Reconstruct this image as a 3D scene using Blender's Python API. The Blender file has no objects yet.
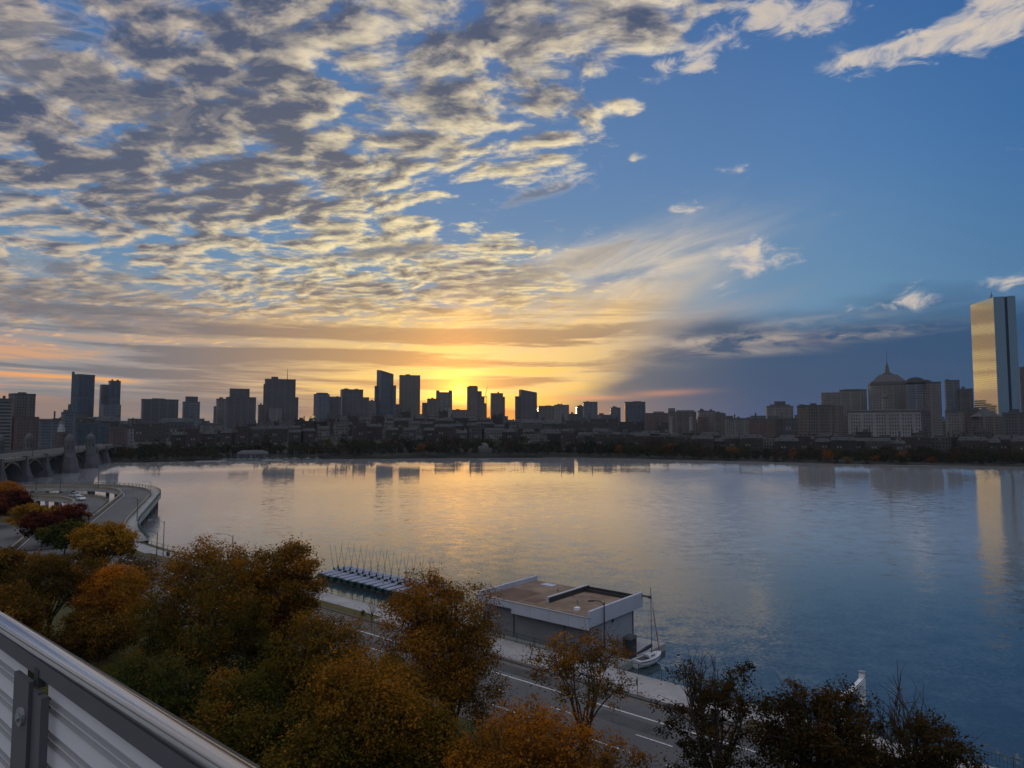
import bpy, math, random
import numpy as np
from mathutils import Vector

# ------------------------------------------------------------------ camera
SC = bpy.context.scene
COL = SC.collection
CAM_H = 28.0                      # eye height above the river, metres
FPX = 682.67                      # focal length in pixels of the 1024 wide frame (24 mm on 36 mm)
PITCH = math.atan(44 / FPX)
cam_data = bpy.data.cameras.new('camera')
cam_data.lens = 24.0
cam_data.sensor_width = 36.0
cam_data.clip_start = 0.1
cam_data.clip_end = 30000.0
cam = bpy.data.objects.new('camera', cam_data)
cam.location = (0, 0, CAM_H)
cam.rotation_euler = (math.radians(90) + PITCH, 0, 0)
COL.objects.link(cam)
SC.camera = cam
SC.render.resolution_x = 1024
SC.render.resolution_y = 768
SC.view_settings.view_transform = 'Standard'
SC.view_settings.look = 'None'
SC.view_settings.gamma = 1.0
SC.view_settings.use_curve_mapping = False
SC.view_settings.exposure = 0.15
SC.render.engine = 'CYCLES'
SC.cycles.max_bounces = 6
SC.cycles.diffuse_bounces = 2
SC.cycles.glossy_bounces = 4
SC.cycles.transmission_bounces = 4
SC.cycles.volume_bounces = 0
SC.cycles.transparent_max_bounces = 8
SC.cycles.sample_clamp_indirect = 4.0
SC.cycles.use_denoising = True


def ray(u, v):
    """unit-forward ray of a place in the photograph, used only to read off bearings and distances"""
    cp, sp = math.cos(PITCH), math.sin(PITCH)
    a, b = (u - 512) / FPX, (384 - v) / FPX
    return np.array([a, cp - b * sp, sp + b * cp])


def atz(u, v, z):
    d = ray(u, v)
    k = (z - CAM_H) / d[2]
    return np.array([0, 0, CAM_H]) + d * k


def aty(u, v, Y):
    d = ray(u, v)
    return np.array([0, 0, CAM_H]) + d * (Y / d[1])


def azel(u, v):
    d = ray(u, v)
    d = d / np.linalg.norm(d)
    return math.degrees(math.atan2(d[0], d[1])), math.degrees(math.asin(d[2]))


def srgb(r, g, b):
    out = []
    for c in (r, g, b):
        c = c / 255.0
        out.append(c / 12.92 if c <= 0.04045 else ((c + 0.055) / 1.055) ** 2.4)
    return (out[0], out[1], out[2], 1.0)


# ------------------------------------------------------------------ node helper
class NT:
    def __init__(self, tree):
        self.t = tree

    def node(self, kind, **kw):
        n = self.t.nodes.new(kind)
        for k, v in kw.items():
            setattr(n, k, v)
        return n

    def put(self, sock, v):
        if isinstance(v, S):
            self.t.links.new(v.s, sock)
        else:
            sock.default_value = v

    def math(self, op, a, b=None, c=None):
        n = self.node('ShaderNodeMath', operation=op)
        self.put(n.inputs[0], a)
        if b is not None:
            self.put(n.inputs[1], b)
        if c is not None:
            self.put(n.inputs[2], c)
        return S(self, n.outputs[0])

    def ss(self, a, b, x):
        n = self.node('ShaderNodeMapRange', interpolation_type='SMOOTHSTEP')
        self.put(n.inputs[0], x)
        if not isinstance(a, S) and not isinstance(b, S) and a > b:
            n.inputs[1].default_value, n.inputs[2].default_value = b, a
            n.inputs[3].default_value, n.inputs[4].default_value = 1, 0
        else:
            self.put(n.inputs[1], a)
            self.put(n.inputs[2], b)
        return S(self, n.outputs[0])

    def mix(self, f, a, b):
        n = self.node('ShaderNodeMix', data_type='RGBA')
        n.clamp_factor = True
        self.put(n.inputs[0], f)
        self.put(n.inputs[6], a)
        self.put(n.inputs[7], b)
        return S(self, n.outputs[2])

    def blend(self, mode, f, a, b):
        n = self.node('ShaderNodeMix', data_type='RGBA', blend_type=mode)
        self.put(n.inputs[0], f)
        self.put(n.inputs[6], a)
        self.put(n.inputs[7], b)
        return S(self, n.outputs[2])

    def vec(self, x, y, z=0.0):
        n = self.node('ShaderNodeCombineXYZ')
        for i, v in enumerate((x, y, z)):
            self.put(n.inputs[i], v)
        return S(self, n.outputs[0])

    def noise(self, v, scale, detail=3.0, rough=0.5, dist=0.0, lac=2.0):
        n = self.node('ShaderNodeTexNoise', noise_dimensions='3D')
        self.put(n.inputs['Vector'], v)
        self.put(n.inputs['Scale'], scale)
        self.put(n.inputs['Detail'], detail)
        self.put(n.inputs['Roughness'], rough)
        self.put(n.inputs['Lacunarity'], lac)
        self.put(n.inputs['Distortion'], dist)
        return S(self, n.outputs[0])

    def ramp(self, x, stops):
        n = self.node('ShaderNodeValToRGB')
        self.put(n.inputs[0], x)
        e = n.color_ramp.elements
        while len(e) < len(stops):
            e.new(0.5)
        for i, (p, c) in enumerate(stops):
            e[i].position = p
            e[i].color = c
        return S(self, n.outputs[0])


class S:
    def __init__(self, nt, s):
        self.n, self.s = nt, s

    def __add__(self, o): return self.n.math('ADD', self, o)
    __radd__ = __add__
    def __sub__(self, o): return self.n.math('SUBTRACT', self, o)
    def __rsub__(self, o): return self.n.math('SUBTRACT', o, self)
    def __mul__(self, o): return self.n.math('MULTIPLY', self, o)
    __rmul__ = __mul__
    def __truediv__(self, o): return self.n.math('DIVIDE', self, o)
    def __rtruediv__(self, o): return self.n.math('DIVIDE', o, self)
    def __pow__(self, o): return self.n.math('POWER', self, o)
    def mx(self, o): return self.n.math('MAXIMUM', self, o)
    def mn(self, o): return self.n.math('MINIMUM', self, o)
    def clamp(self): return self.n.math('MINIMUM', self.n.math('MAXIMUM', self, 0.0), 1.0)


# ------------------------------------------------------------------ sky and sun
SUN_AZ, SUN_EL = azel(446, 403)        # the disc itself is still behind the horned stone tower
GLOW_AZ, GLOW_EL = azel(459, 388)      # brightest gap in the cloud just above it


def build_world():
    w = bpy.data.worlds.new('World')
    SC.world = w
    w.use_nodes = True
    t = w.node_tree
    t.nodes.clear()
    N = NT(t)
    out = N.node('ShaderNodeOutputWorld')
    tc = N.node('ShaderNodeTexCoord')
    D = S(N, tc.outputs['Generated'])
    sep = N.node('ShaderNodeSeparateXYZ')
    N.put(sep.inputs[0], D)
    dx, dy, dz = (S(N, sep.outputs[i]) for i in range(3))
    DEG = 57.29578
    az = N.math('ARCTAN2', dx, dy) * DEG
    el = N.math('ARCSINE', dz) * DEG
    elp = el.mx(0.0)
    front = N.ss(100.0, 65.0, N.math('ABSOLUTE', az))

    # physical sky underneath
    sky = N.node('ShaderNodeTexSky', sky_type='NISHITA')
    sky.sun_disc = False
    sky.sun_elevation = math.radians(SUN_EL)
    sky.sun_rotation = math.radians(SUN_AZ)
    sky.altitude = 0
    sky.air_density = 1.0
    sky.dust_density = 1.5
    sky.ozone_density = 1.5
    bg_sky = N.node('ShaderNodeBackground')
    N.put(bg_sky.inputs[0], S(N, sky.outputs[0]))
    bg_sky.inputs[1].default_value = 0.1

    # distance from the brightest place, in degrees, stretched sideways
    sa = az - GLOW_AZ
    se = el - GLOW_EL
    sund = N.math('SQRT', sa * sa * 0.55 + se * se)

    def gauss(a0, e0, wa, we, tilt=0.0):
        a, e = az - a0, el - e0
        if tilt:
            ct, st = math.cos(math.radians(tilt)), math.sin(math.radians(tilt))
            a, e = a * ct + e * st, e * ct - a * st
        q = (a * (1.0 / wa)) * (a * (1.0 / wa)) + (e * (1.0 / we)) * (e * (1.0 / we))
        return N.math('EXPONENT', q * -1.0)

    def gp(u, v, wu, wv, tilt=0.0):
        a0, e0 = azel(u, v)
        k = math.degrees(1 / FPX)
        return gauss(a0, e0, wu * k, wv * k, tilt)

    # clear air
    clear_r = N.ramp(elp / 45.0, [(0.0, srgb(66, 98, 136)), (0.10, srgb(64, 108, 146)), (0.22, srgb(70, 126, 166)),
                                  (0.45, srgb(46, 108, 166)), (0.75, srgb(34, 88, 150)), (1.0, srgb(30, 74, 132))])
    warm = N.ss(50.0, 6.0, sund)
    clear = N.mix(warm * 0.26, clear_r, srgb(168, 178, 186))
    clear = N.mix(N.ss(24.0, 44.0, az) * 0.40, clear, srgb(38, 80, 136))
    left_low = N.ss(15.0, 3.0, elp) * N.ss(6.0, -14.0, az)
    clear = N.mix(left_low * 0.6, clear, srgb(138, 150, 152))

    # plane at cloud height
    den = dz.mx(0.0) + 0.11
    px, py = dx / den, dy / den
    rot = math.radians(16)
    qx = px * math.cos(rot) - py * math.sin(rot)
    qy = px * math.sin(rot) + py * math.cos(rot)
    w1 = N.noise(N.vec(qx * 0.9, qy * 0.9, 3.0), 1.7, 3.0, 0.5) - 0.5
    w2 = N.noise(N.vec(qx * 1.3, qy * 1.3, 13.0), 6.0, 4.0, 0.6) - 0.5
    w3 = N.noise(N.vec(qx * 1.3, qy * 1.3, 23.0), 6.0, 4.0, 0.6) - 0.5
    wx, wy = qx * 0.74 + w1 * 0.30, qy + w1 * 0.26

    def puffy(ox, oy, det):
        """rounded cells broken up by finer noise"""
        vo = N.node('ShaderNodeTexVoronoi', feature='SMOOTH_F1')
        vo.inputs['Scale'].default_value = 9.0
        vo.inputs['Smoothness'].default_value = 0.55
        N.put(vo.inputs['Vector'], N.vec(wx + w2 * 0.16 + ox, wy + w3 * 0.13 + oy, 0.0))
        cell = 1.0 - S(N, vo.outputs['Distance']) * 1.05
        n = N.noise(N.vec(wx + ox, wy + oy, 0.0), 13.0, det, 0.60)
        return n * 0.66 + cell * 0.36
    n1 = puffy(0.0, 0.0, 8.0)
    n1s = puffy(0.004, 0.031, 4.0)
    nbig = N.noise(N.vec(qx * 0.42 + 4.0, qy * 0.62, 7.0), 1.9, 4.0, 0.55)

    # where the altocumulus sheet lies: left and top, ragged right edge
    edge_n = (N.noise(N.vec(az * 0.08, el * 0.12, 1.0), 1.0, 5.0, 0.6) - 0.5) * 22.0
    lim = N.node('ShaderNodeFloatCurve')
    cm = lim.mapping
    cv = cm.curves[0]
    pts = [(0.0, 2), (5, 5), (8, 7.5), (11, 10.5), (12.5, 10.5), (14.5, 8.0), (16.5, 5.0), (18, 2.5), (19.5, 5), (21.0, 12.0), (23.5, 11.5), (26, 13), (28.5, 16), (30.5, 22), (32.5, 40), (36, 60), (50, 80)]
    while len(cv.points) < len(pts):
        cv.points.new(0.5, 0.5)
    for i, (e_, a_) in enumerate(pts):
        cv.points[i].location = (e_ / 50.0, a_ / 100.0)
    cm.update()
    N.put(lim.inputs['Value'], elp / 50.0)
    limit = S(N, lim.outputs[0]) * 100.0
    inside = N.ss(3.0, -12.0, az - limit + edge_n * 0.5)
    cov = inside * N.ss(4.0, 9.5, el)
    gap = gp(465, 205, 36, 30, 30) + gp(425, 180, 26, 26, 0) * 0.5
    body = (n1 - 0.04) * 0.90 + nbig * 0.26 - gap * 0.16
    thr = 0.70 - cov * 0.245 - N.ss(-4.0, -28.0, az) * N.ss(16.0, 26.0, el) * 0.035
    d = body - thr
    alpha = N.ss(-0.05, 0.125, d) * N.ss(0.04, 0.30, cov)
    thick = N.ss(0.03, 0.24, d)
    relief = N.math('MULTIPLY', N.math('TANH', (n1 - n1s) * 5.5), 0.55)
    near_sun = N.ss(40.0, 6.0, sund)
    lit_c = N.mix(near_sun, srgb(226, 210, 188), srgb(255, 234, 176))
    lit_c = N.mix(N.ss(13.0, 5.0, el) * 0.7, lit_c, srgb(244, 192, 122))
    lit_c = N.mix(N.ss(-14.0, -34.0, az) * 0.45, lit_c, srgb(188, 166, 150))
    grey_c = N.mix(near_sun, srgb(60, 76, 106), srgb(104, 102, 106))
    grey_c = N.mix(N.ss(14.0, 6.0, el) * 0.5, grey_c, srgb(120, 114, 112))
    fine = N.noise(N.vec(wx, wy, 5.0), 15.0, 5.0, 0.55) - 0.5
    shade = (thick * 0.42 + 0.28 - relief * 1.05 - fine * 0.9 + N.ss(0.42, 0.64, nbig) * 0.20 + N.ss(-2.0, -32.0, az) * 0.10 + N.ss(20.0, 33.0, el) * N.ss(14.0, -6.0, az) * 0.16)
    shade = N.ss(0.0, 0.98, shade)
    cloud_c = N.mix(shade, lit_c, grey_c)
    col = N.mix(alpha * 0.95, clear, cloud_c)

    # long grey rolls lying across the sheet
    roll_n = N.noise(N.vec(az * 0.13 + el * 0.05, el * 0.42 - az * 0.06, 15.0), 1.5, 7.0, 0.6, 0.6)
    rolls = (gp(555, 268, 105, 15, 14) * 1.1 + gp(395, 252, 80, 13, 10) + gp(90, 312, 170, 13, -2) * 1.1 + gp(250, 330, 150, 10, 3) + gp(60, 268, 120, 12, -8) * 0.8
             + gp(545, 190, 60, 10, 14) * 0.9 + gp(180, 130, 190, 26, -8) * 0.5 + gp(60, 40, 140, 40, 0) * 0.55 + gp(330, 60, 170, 30, -6) * 0.5 + gp(560, 30, 110, 22, 4) * 0.7)
    rd = rolls.mn(1.15) * 0.42 + roll_n - 0.5
    ra = N.ss(0.16, 0.44, rd)
    roll_c = N.mix(N.ss(0.16, 0.36, rd), N.mix(N.ss(14.0, 6.0, el), srgb(226, 208, 176), srgb(250, 204, 136)), N.mix(near_sun, srgb(84, 94, 116), srgb(118, 116, 116)))
    col = N.mix(ra * 0.72, col, roll_c)

    # golden veil of thin cloud above the sun
    nv = N.noise(N.vec(az * 0.05 + el * 0.03, el * 0.22 - az * 0.05, 2.0), 1.6, 6.0, 0.6, 0.6)
    veil = N.ss(13.0, 5.0, el + (nv - 0.5) * 10.0) * N.ss(14.0, 3.0, az - el * 1.3 + (nv - 0.5) * 9.0)
    veil_c = N.mix(N.ss(20.0, 2.0, sund), srgb(214, 172, 128), srgb(255, 214, 124))
    veil_c = N.mix(N.ss(-10.0, -34.0, az) * 0.6, veil_c, srgb(196, 152, 124))
    col = N.mix(veil * (0.20 + N.ss(24.0, 5.0, sund) * 0.70), col, veil_c)

    fan = gp(575, 325, 105, 34, 24) * N.ss(0.28, 0.62, nv)
    col = N.mix((fan * 1.3).clamp() * 0.85, col, srgb(252, 208, 132))

    # wisps trailing to the right of the veil
    wisp_n = N.noise(N.vec(az * 0.08 - el * 0.06, el * 0.26 - az * 0.05, 5.0), 1.5, 6.0, 0.62, 0.8)
    wisps = (gp(660, 262, 90, 26, 14) * 0.8 + gp(590, 300, 100, 34, 24) * 0.8 + gp(560, 255, 60, 14, 6) * 0.8) * N.ss(0.30, 0.72, wisp_n)
    col = N.mix((wisps * 0.72).clamp(), col, srgb(220, 204, 180))

    # streaked low bands near the horizon on the left
    band_n = N.noise(N.vec(az * 0.040 + 3.0, el * 0.58 + az * 0.010, 9.0), 1.0, 7.0, 0.60, 0.5)
    bands = N.ss(0.46, 0.57, band_n) * N.ss(12.5, 7.0, el) * N.ss(0.2, 1.4, el) * N.ss(10.0, 0.0, az - el * 0.9)
    band_c = N.mix(N.ss(20.0, 3.0, sund), srgb(106, 106, 114), srgb(168, 130, 92))
    col = N.mix(bands * 0.88, col, band_c)
    glow_n = N.ss(0.49, 0.37, band_n) * N.ss(8.5, 3.0, el) * N.ss(8.0, -1.0, az - el)
    glow_c = N.mix(N.ss(26.0, 3.0, sund), srgb(244, 166, 98), srgb(255, 208, 92))
    col = N.mix(glow_n * 0.92, col, glow_c)
    # pale grey slot right above the roofs far left
    slot = N.ss(3.4, 1.6, el) * N.ss(-8.0, -22.0, az)
    col = N.mix(slot * 0.85, col, srgb(112, 112, 118))

    # slate-blue bank low on the right, rising from the sun
    bank_n = (N.noise(N.vec(az * 0.05, el * 0.25, 4.0), 1.3, 5.0, 0.55) - 0.5)
    bank_top = 8.2 - N.ss(17.0, 3.0, az) * 6.2
    bank = N.ss(1.8, -1.6, el - bank_top + bank_n * 6.0) * N.ss(1.0, 7.0, az + bank_n * 4.0)
    bank_c = N.mix(N.ss(22.0, 4.0, az), srgb(16, 66, 106), srgb(74, 94, 110))
    bank_c = N.mix(N.ss(4.0, 0.8, el) * 0.8, bank_c, N.mix(N.ss(22.0, 6.0, az), srgb(36, 74, 116), srgb(126, 116, 114)))
    col = N.mix(bank * 0.93, col, bank_c)
    st_n = N.noise(N.vec(az * 0.20, el * 0.9, 8.0), 1.0, 6.0, 0.65, 0.5)
    streak = (gp(720, 341, 90, 6, 1.5) * 1.1 + gp(870, 334, 50, 5, 3.0) + gp(640, 366, 50, 5, 0) * 0.2 + gp(735, 352, 60, 4, 0) * 0.7 + gp(800, 322, 60, 4, 2) * 0.5) * N.ss(0.40, 0.62, st_n)
    col = N.mix(streak.clamp() * 0.75, col, srgb(190, 174, 158))
    darkp = gp(815, 341, 15, 6, 0) * N.ss(0.3, 0.5, st_n)
    col = N.mix(darkp * 0.7, col, srgb(58, 76, 112))
    red = gp(585, 398, 36, 2.2, 0) + gp(665, 393, 34, 3.0, 2) * 0.55
    col = N.mix(red.clamp() * 0.7, col, srgb(232, 158, 116))

    # separate small clouds on the right
    puff_n = N.noise(N.vec(az * 0.22 + el * 0.08, el * 0.46 - az * 0.04, 6.0), 1.7, 7.0, 0.64, 0.7)
    puffs = (gp(752, 252, 40, 18, -4) * 1.2 + gp(722, 288, 60, 12, 8) * 0.8 + gp(914, 297, 22, 12, 14) * 1.1 + gp(862, 309, 26, 6, 0) * 0.8
             + gp(735, 168, 30, 9, -6) * 0.9 + gp(682, 208, 30, 9, 8) * 0.9 + gp(1012, 281, 30, 11, 0)
             + gp(905, 48, 58, 13, 10) * 1.05 + gp(958, 32, 30, 14, 20) * 1.15 + gp(850, 60, 40, 8, 2) * 0.95 + gp(824, 18, 40, 18, 0)
             + gp(702, 62, 18, 12, 20) * 1.15 + gp(664, 64, 22, 10, 0) + gp(1018, 8, 40, 30, 0) * 1.2 + gp(760, 16, 60, 20, 10) * 1.1 + gp(600, 232, 40, 14, 10) * 0.8 + gp(556, 176, 60, 18, 12) * 0.9)
    pd = puffs.mn(1.25) * 0.34 + puff_n - 0.5
    pa = N.ss(0.20, 0.44, pd) * N.ss(0.05, 0.35, puffs)
    pc = N.mix(N.ss(0.25, 0.62, pd), srgb(176, 176, 180), srgb(228, 208, 182))
    pc = N.mix(N.ss(24.0, 32.0, el) * 0.35, pc, srgb(176, 168, 166))
    col = N.mix(pa * 0.85, col, pc)

    # light of the sun through the cloud
    g1 = N.math('EXPONENT', (sa * sa * 0.020 + se * se * 0.060) * -1.0)
    col = N.blend('ADD', g1 * 0.34, col, srgb(255, 168, 50))
    g2 = N.math('EXPONENT', (sa * sa * 0.26 + se * se * 0.60) * -1.0)
    col = N.blend('ADD', g2 * (0.75 + N.ss(0.56, 0.40, band_n) * 0.6), col, (1.5, 0.62, 0.02, 1.0))
    g4 = N.math('EXPONENT', (sa * sa * 0.085 + se * se * 0.022) * -1.0)
    col = N.blend('ADD', g4 * 0.34, col, srgb(255, 158, 28))
    g3 = N.math('EXPONENT', (sa * sa * 5.0 + se * se * 6.5) * -1.0)
    col = N.blend('ADD', g3, col, (3.2, 1.5, 0.12, 1.0))
    horizon_gold = N.ss(2.8, 0.6, el) * N.ss(15.0, 2.0, N.math('ABSOLUTE', sa - 0.5))
    col = N.mix(horizon_gold * 0.8, col, srgb(246, 156, 60))

    # the western half of the sky, behind the viewer: blue haze low down, pale broken cloud higher up, brightened as added fill light
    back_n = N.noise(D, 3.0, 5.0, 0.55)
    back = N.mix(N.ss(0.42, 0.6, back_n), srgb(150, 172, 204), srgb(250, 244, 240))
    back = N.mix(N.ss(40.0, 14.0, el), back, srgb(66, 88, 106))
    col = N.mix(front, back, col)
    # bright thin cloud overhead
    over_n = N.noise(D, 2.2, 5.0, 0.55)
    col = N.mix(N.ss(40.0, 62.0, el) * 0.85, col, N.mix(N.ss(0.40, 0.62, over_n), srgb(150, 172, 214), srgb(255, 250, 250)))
    below = N.ss(-0.4, -2.0, el)
    col = N.mix(below, col, srgb(58, 62, 70))

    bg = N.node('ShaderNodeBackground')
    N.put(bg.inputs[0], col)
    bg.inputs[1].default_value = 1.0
    mx = N.node('ShaderNodeMixShader')
    # where the air is clear some of the physical sky shows; cloud hides it
    N.put(mx.inputs[0], 0.94)
    t.links.new(bg_sky.outputs[0], mx.inputs[1])
    t.links.new(bg.outputs[0], mx.inputs[2])
    t.links.new(mx.outputs[0], out.inputs['Surface'])
    w.cycles.sampling_method = 'MANUAL'
    w.cycles.sample_map_resolution = 1024


build_world()

sun_data = bpy.data.lights.new('sun', 'SUN')
sun_data.energy = 0.22
sun_data.angle = math.radians(3.0)
sun_data.color = (1.0, 0.62, 0.28)
sun = bpy.data.objects.new('sun', sun_data)
_a, _e = math.radians(SUN_AZ), math.radians(SUN_EL)
_d = Vector((math.sin(_a) * math.cos(_e), math.cos(_a) * math.cos(_e), math.sin(_e)))
sun.rotation_euler = _d.to_track_quat('Z', 'Y').to_euler()
sun.location = (0, 0, 300)
COL.objects.link(sun)

# ------------------------------------------------------------------ mesh helper
class MB:
    """collects faces; build() links them as ONE mesh object"""

    def __init__(self):
        self.v, self.f, self.uv, self.mi, self.tint = [], [], [], [], []

    def face(self, pts, uv=None, mi=0):
        b = len(self.v)
        self.v.extend([tuple(p) for p in pts])
        self.f.append(tuple(range(b, b + len(pts))))
        self.uv.append(uv if uv else [(0.0, 0.0)] * len(pts))
        self.mi.append(mi)

    def prism(self, poly, z0, z1, top=True, bottom=True, mi=0, mi_top=None, poly_top=None):
        """poly counter-clockwise seen from above, list of (x, y)"""
        n = len(poly)
        if sum(poly[i][0] * poly[(i + 1) % n][1] - poly[(i + 1) % n][0] * poly[i][1] for i in range(n)) < 0:
            poly = list(reversed(poly))
            poly_top = list(reversed(poly_top)) if poly_top else None
        pt = poly_top or poly
        acc = 0.0
        for i in range(n):
            a, b = poly[i], poly[(i + 1) % n]
            c, d = pt[(i + 1) % n], pt[i]
            L = math.hypot(b[0] - a[0], b[1] - a[1])
            za0, zb0 = (z0, z0) if not callable(z0) else (z0(*a), z0(*b))
            zc1, zd1 = (z1, z1) if not callable(z1) else (z1(*c), z1(*d))
            self.face([(a[0], a[1], za0), (b[0], b[1], zb0), (c[0], c[1], zc1), (d[0], d[1], zd1)],
                      [(acc, za0), (acc + L, zb0), (acc + L, zc1), (acc, zd1)], mi)
            acc += L
        if top:
            self.face([(p[0], p[1], z1 if not callable(z1) else z1(*p)) for p in pt], None, mi if mi_top is None else mi_top)
        if bottom:
            self.face([(p[0], p[1], z0 if not callable(z0) else z0(*p)) for p in reversed(poly)], None, mi)

    def box(self, c, s, rz=0.0, mi=0, mi_top=None):
        hx, hy = s[0] / 2, s[1] / 2
        ct, st_ = math.cos(rz), math.sin(rz)
        poly = [(c[0] + x * ct - y * st_, c[1] + x * st_ + y * ct) for x, y in ((-hx, -hy), (hx, -hy), (hx, hy), (-hx, hy))]
        self.prism(poly, c[2] - s[2] / 2, c[2] + s[2] / 2, mi=mi, mi_top=mi_top)

    def tube(self, pts, radii, n=8, caps=True, mi=0):
        pts = [Vector(p) for p in pts]
        if not hasattr(radii, '__len__'):
            radii = [radii] * len(pts)
        rings = []
        up = Vector((0.03, 0.07, 1.0)).normalized()
        for i, p in enumerate(pts):
            d = (pts[min(i + 1, len(pts) - 1)] - pts[max(i - 1, 0)])
            d.normalize()
            ref = up if abs(d.dot(up)) < 0.97 else Vector((1, 0.1, 0))
            a = d.cross(ref).normalized()
            b = d.cross(a).normalized()
            rings.append([p + (a * math.cos(2 * math.pi * k / n) + b * math.sin(2 * math.pi * k / n)) * radii[i] for k in range(n)])
        base = len(self.v)
        for r in rings:
            self.v.extend([tuple(q) for q in r])
        for i in range(len(rings) - 1):
            for k in range(n):
                k2 = (k + 1) % n
                self.f.append((base + i * n + k, base + i * n + k2, base + (i + 1) * n + k2, base + (i + 1) * n + k))
                self.uv.append([(0, 0)] * 4)
                self.mi.append(mi)
        if caps:
            self.f.append(tuple(base + k for k in range(n)))
            self.f.append(tuple(base + (len(rings) - 1) * n + k for k in reversed(range(n))))
            self.uv += [[(0, 0)] * n] * 2
            self.mi += [mi] * 2

    def loft(self, rings, close=True, caps=True, mi=0):
        """rings: list of equal-length point lists"""
        n = len(rings[0])
        base = len(self.v)
        for r in rings:
            self.v.extend([tuple(q) for q in r])
        m = n if close else n - 1
        for i in range(len(rings) - 1):
            for k in range(m):
                k2 = (k + 1) % n
                self.f.append((base + i * n + k, base + i * n + k2, base + (i + 1) * n + k2, base + (i + 1) * n + k))
                self.uv.append([(0, 0)] * 4)
                self.mi.append(mi)
        if caps:
            self.f.append(tuple(base + k for k in reversed(range(n))))
            self.f.append(tuple(base + (len(rings) - 1) * n + k for k in range(n)))
            self.uv += [[(0, 0)] * n] * 2
            self.mi += [mi] * 2

    def revolve(self, c, prof, n=16, mi=0):
        rings = [[(c[0] + r * math.cos(2 * math.pi * k / n), c[1] + r * math.sin(2 * math.pi * k / n), c[2] + z) for k in range(n)] for r, z in prof]
        self.loft(rings, mi=mi)

    def build(self, name, mats, parent=None, smooth=False, loc=None):
        me = bpy.data.meshes.new(name)
        me.from_pydata(self.v, [], self.f)
        uvl = me.uv_layers.new(name='uv')
        flat = [c for f in self.uv for p in f for c in p]
        uvl.data.foreach_set('uv', flat)
        if not isinstance(mats, (list, tuple)):
            mats = [mats]
        for m in mats:
            me.materials.append(m)
        if len(mats) > 1:
            me.polygons.foreach_set('material_index', self.mi)
        if smooth:
            me.polygons.foreach_set('use_smooth', [True] * len(self.f))
        if self.tint:
            at = me.attributes.new('tint', 'FLOAT', 'FACE')
            at.data.foreach_set('value', self.tint)
        me.update()
        o = bpy.data.objects.new(name, me)
        COL.objects.link(o)
        if parent is not None:
            o.parent = parent
        if loc is not None:
            o.location = loc
        return o


def tag(o, label=None, cat=None, group=None, kind=None):
    if label:
        o['label'] = label
    if cat:
        o['category'] = cat
    if group:
        o['group'] = group
    if kind:
        o['kind'] = kind
    return o


def empty(name, loc=(0, 0, 0), rz=0.0):
    o = bpy.data.objects.new(name, None)
    o.location = loc
    o.rotation_euler = (0, 0, rz)
    o.empty_display_size = 0.5
    COL.objects.link(o)
    return o


def copy_tree(o, parent=None):
    c = o.copy()
    COL.objects.link(c)
    if parent is not None:
        c.parent = parent
    for ch in list(o.children):
        copy_tree(ch, c)
    return c


# riverside frame: s runs along the drive (up-river, away to the left), t towards the water
AX = np.array([-0.76557811, 0.64334295])
TX = np.array([0.64334295, 0.76557811])
ROAD_RZ = math.atan2(AX[1], AX[0])


def P(s, t, z=None):
    q = AX * s + TX * t
    return (float(q[0]), float(q[1])) if z is None else (float(q[0]), float(q[1]), z)


def toST(x, y):
    return x * AX[0] + y * AX[1], x * TX[0] + y * TX[1]


# ------------------------------------------------------------------ materials
def new_mat(name):
    m = bpy.data.materials.new(name)
    m.use_nodes = True
    t = m.node_tree
    t.nodes.clear()
    N = NT(t)
    out = N.node('ShaderNodeOutputMaterial')
    return m, N, out


def principled(N, out, col, rough=0.7, metal=0.0, spec=0.4, ior=None, normal=None):
    b = N.node('ShaderNodeBsdfPrincipled')
    N.put(b.inputs['Base Color'], col)
    N.put(b.inputs['Roughness'], rough)
    N.put(b.inputs['Metallic'], metal)
    N.put(b.inputs['Specular IOR Level'], spec)
    if ior:
        b.inputs['IOR'].default_value = ior
    if normal is not None:
        N.put(b.inputs['Normal'], normal)
    N.t.links.new(b.outputs[0], out.inputs['Surface'])
    return b


def obj_coords(N):
    tc = N.node('ShaderNodeTexCoord')
    return S(N, tc.outputs['Object'])


def paint(name, col, rough=0.6, metal=0.0, var=0.18, scale=0.6, spec=0.4, grime=None, bump=0.0):
    """plain surface with broad uneven tone and finer mottling"""
    m, N, out = new_mat(name)
    v = obj_coords(N)
    n1 = N.noise(v, scale, 5.0, 0.6)
    n2 = N.noise(v, scale * 9.0, 3.0, 0.6)
    c = (col[0], col[1], col[2], 1.0)
    k = N.ss(0.3, 0.7, n1 * 0.7 + n2 * 0.3)
    lo = tuple(x * (1 - var) for x in col[:3]) + (1.0,)
    hi = tuple(min(1.0, x * (1 + var)) for x in col[:3]) + (1.0,)
    cc = N.mix(k, lo, hi)
    if grime is not None:
        cc = N.mix(N.ss(0.55, 0.75, n1) * 0.7, cc, grime)
    nrm = None
    if bump:
        b = N.node('ShaderNodeBump')
        b.inputs['Distance'].default_value = bump
        N.put(b.inputs['Height'], n2)
        nrm = S(N, b.outputs[0])
    principled(N, out, cc, rough + (n2 - 0.5) * 0.15 if rough > 0.2 else rough, metal, spec, normal=nrm)
    return m


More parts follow.
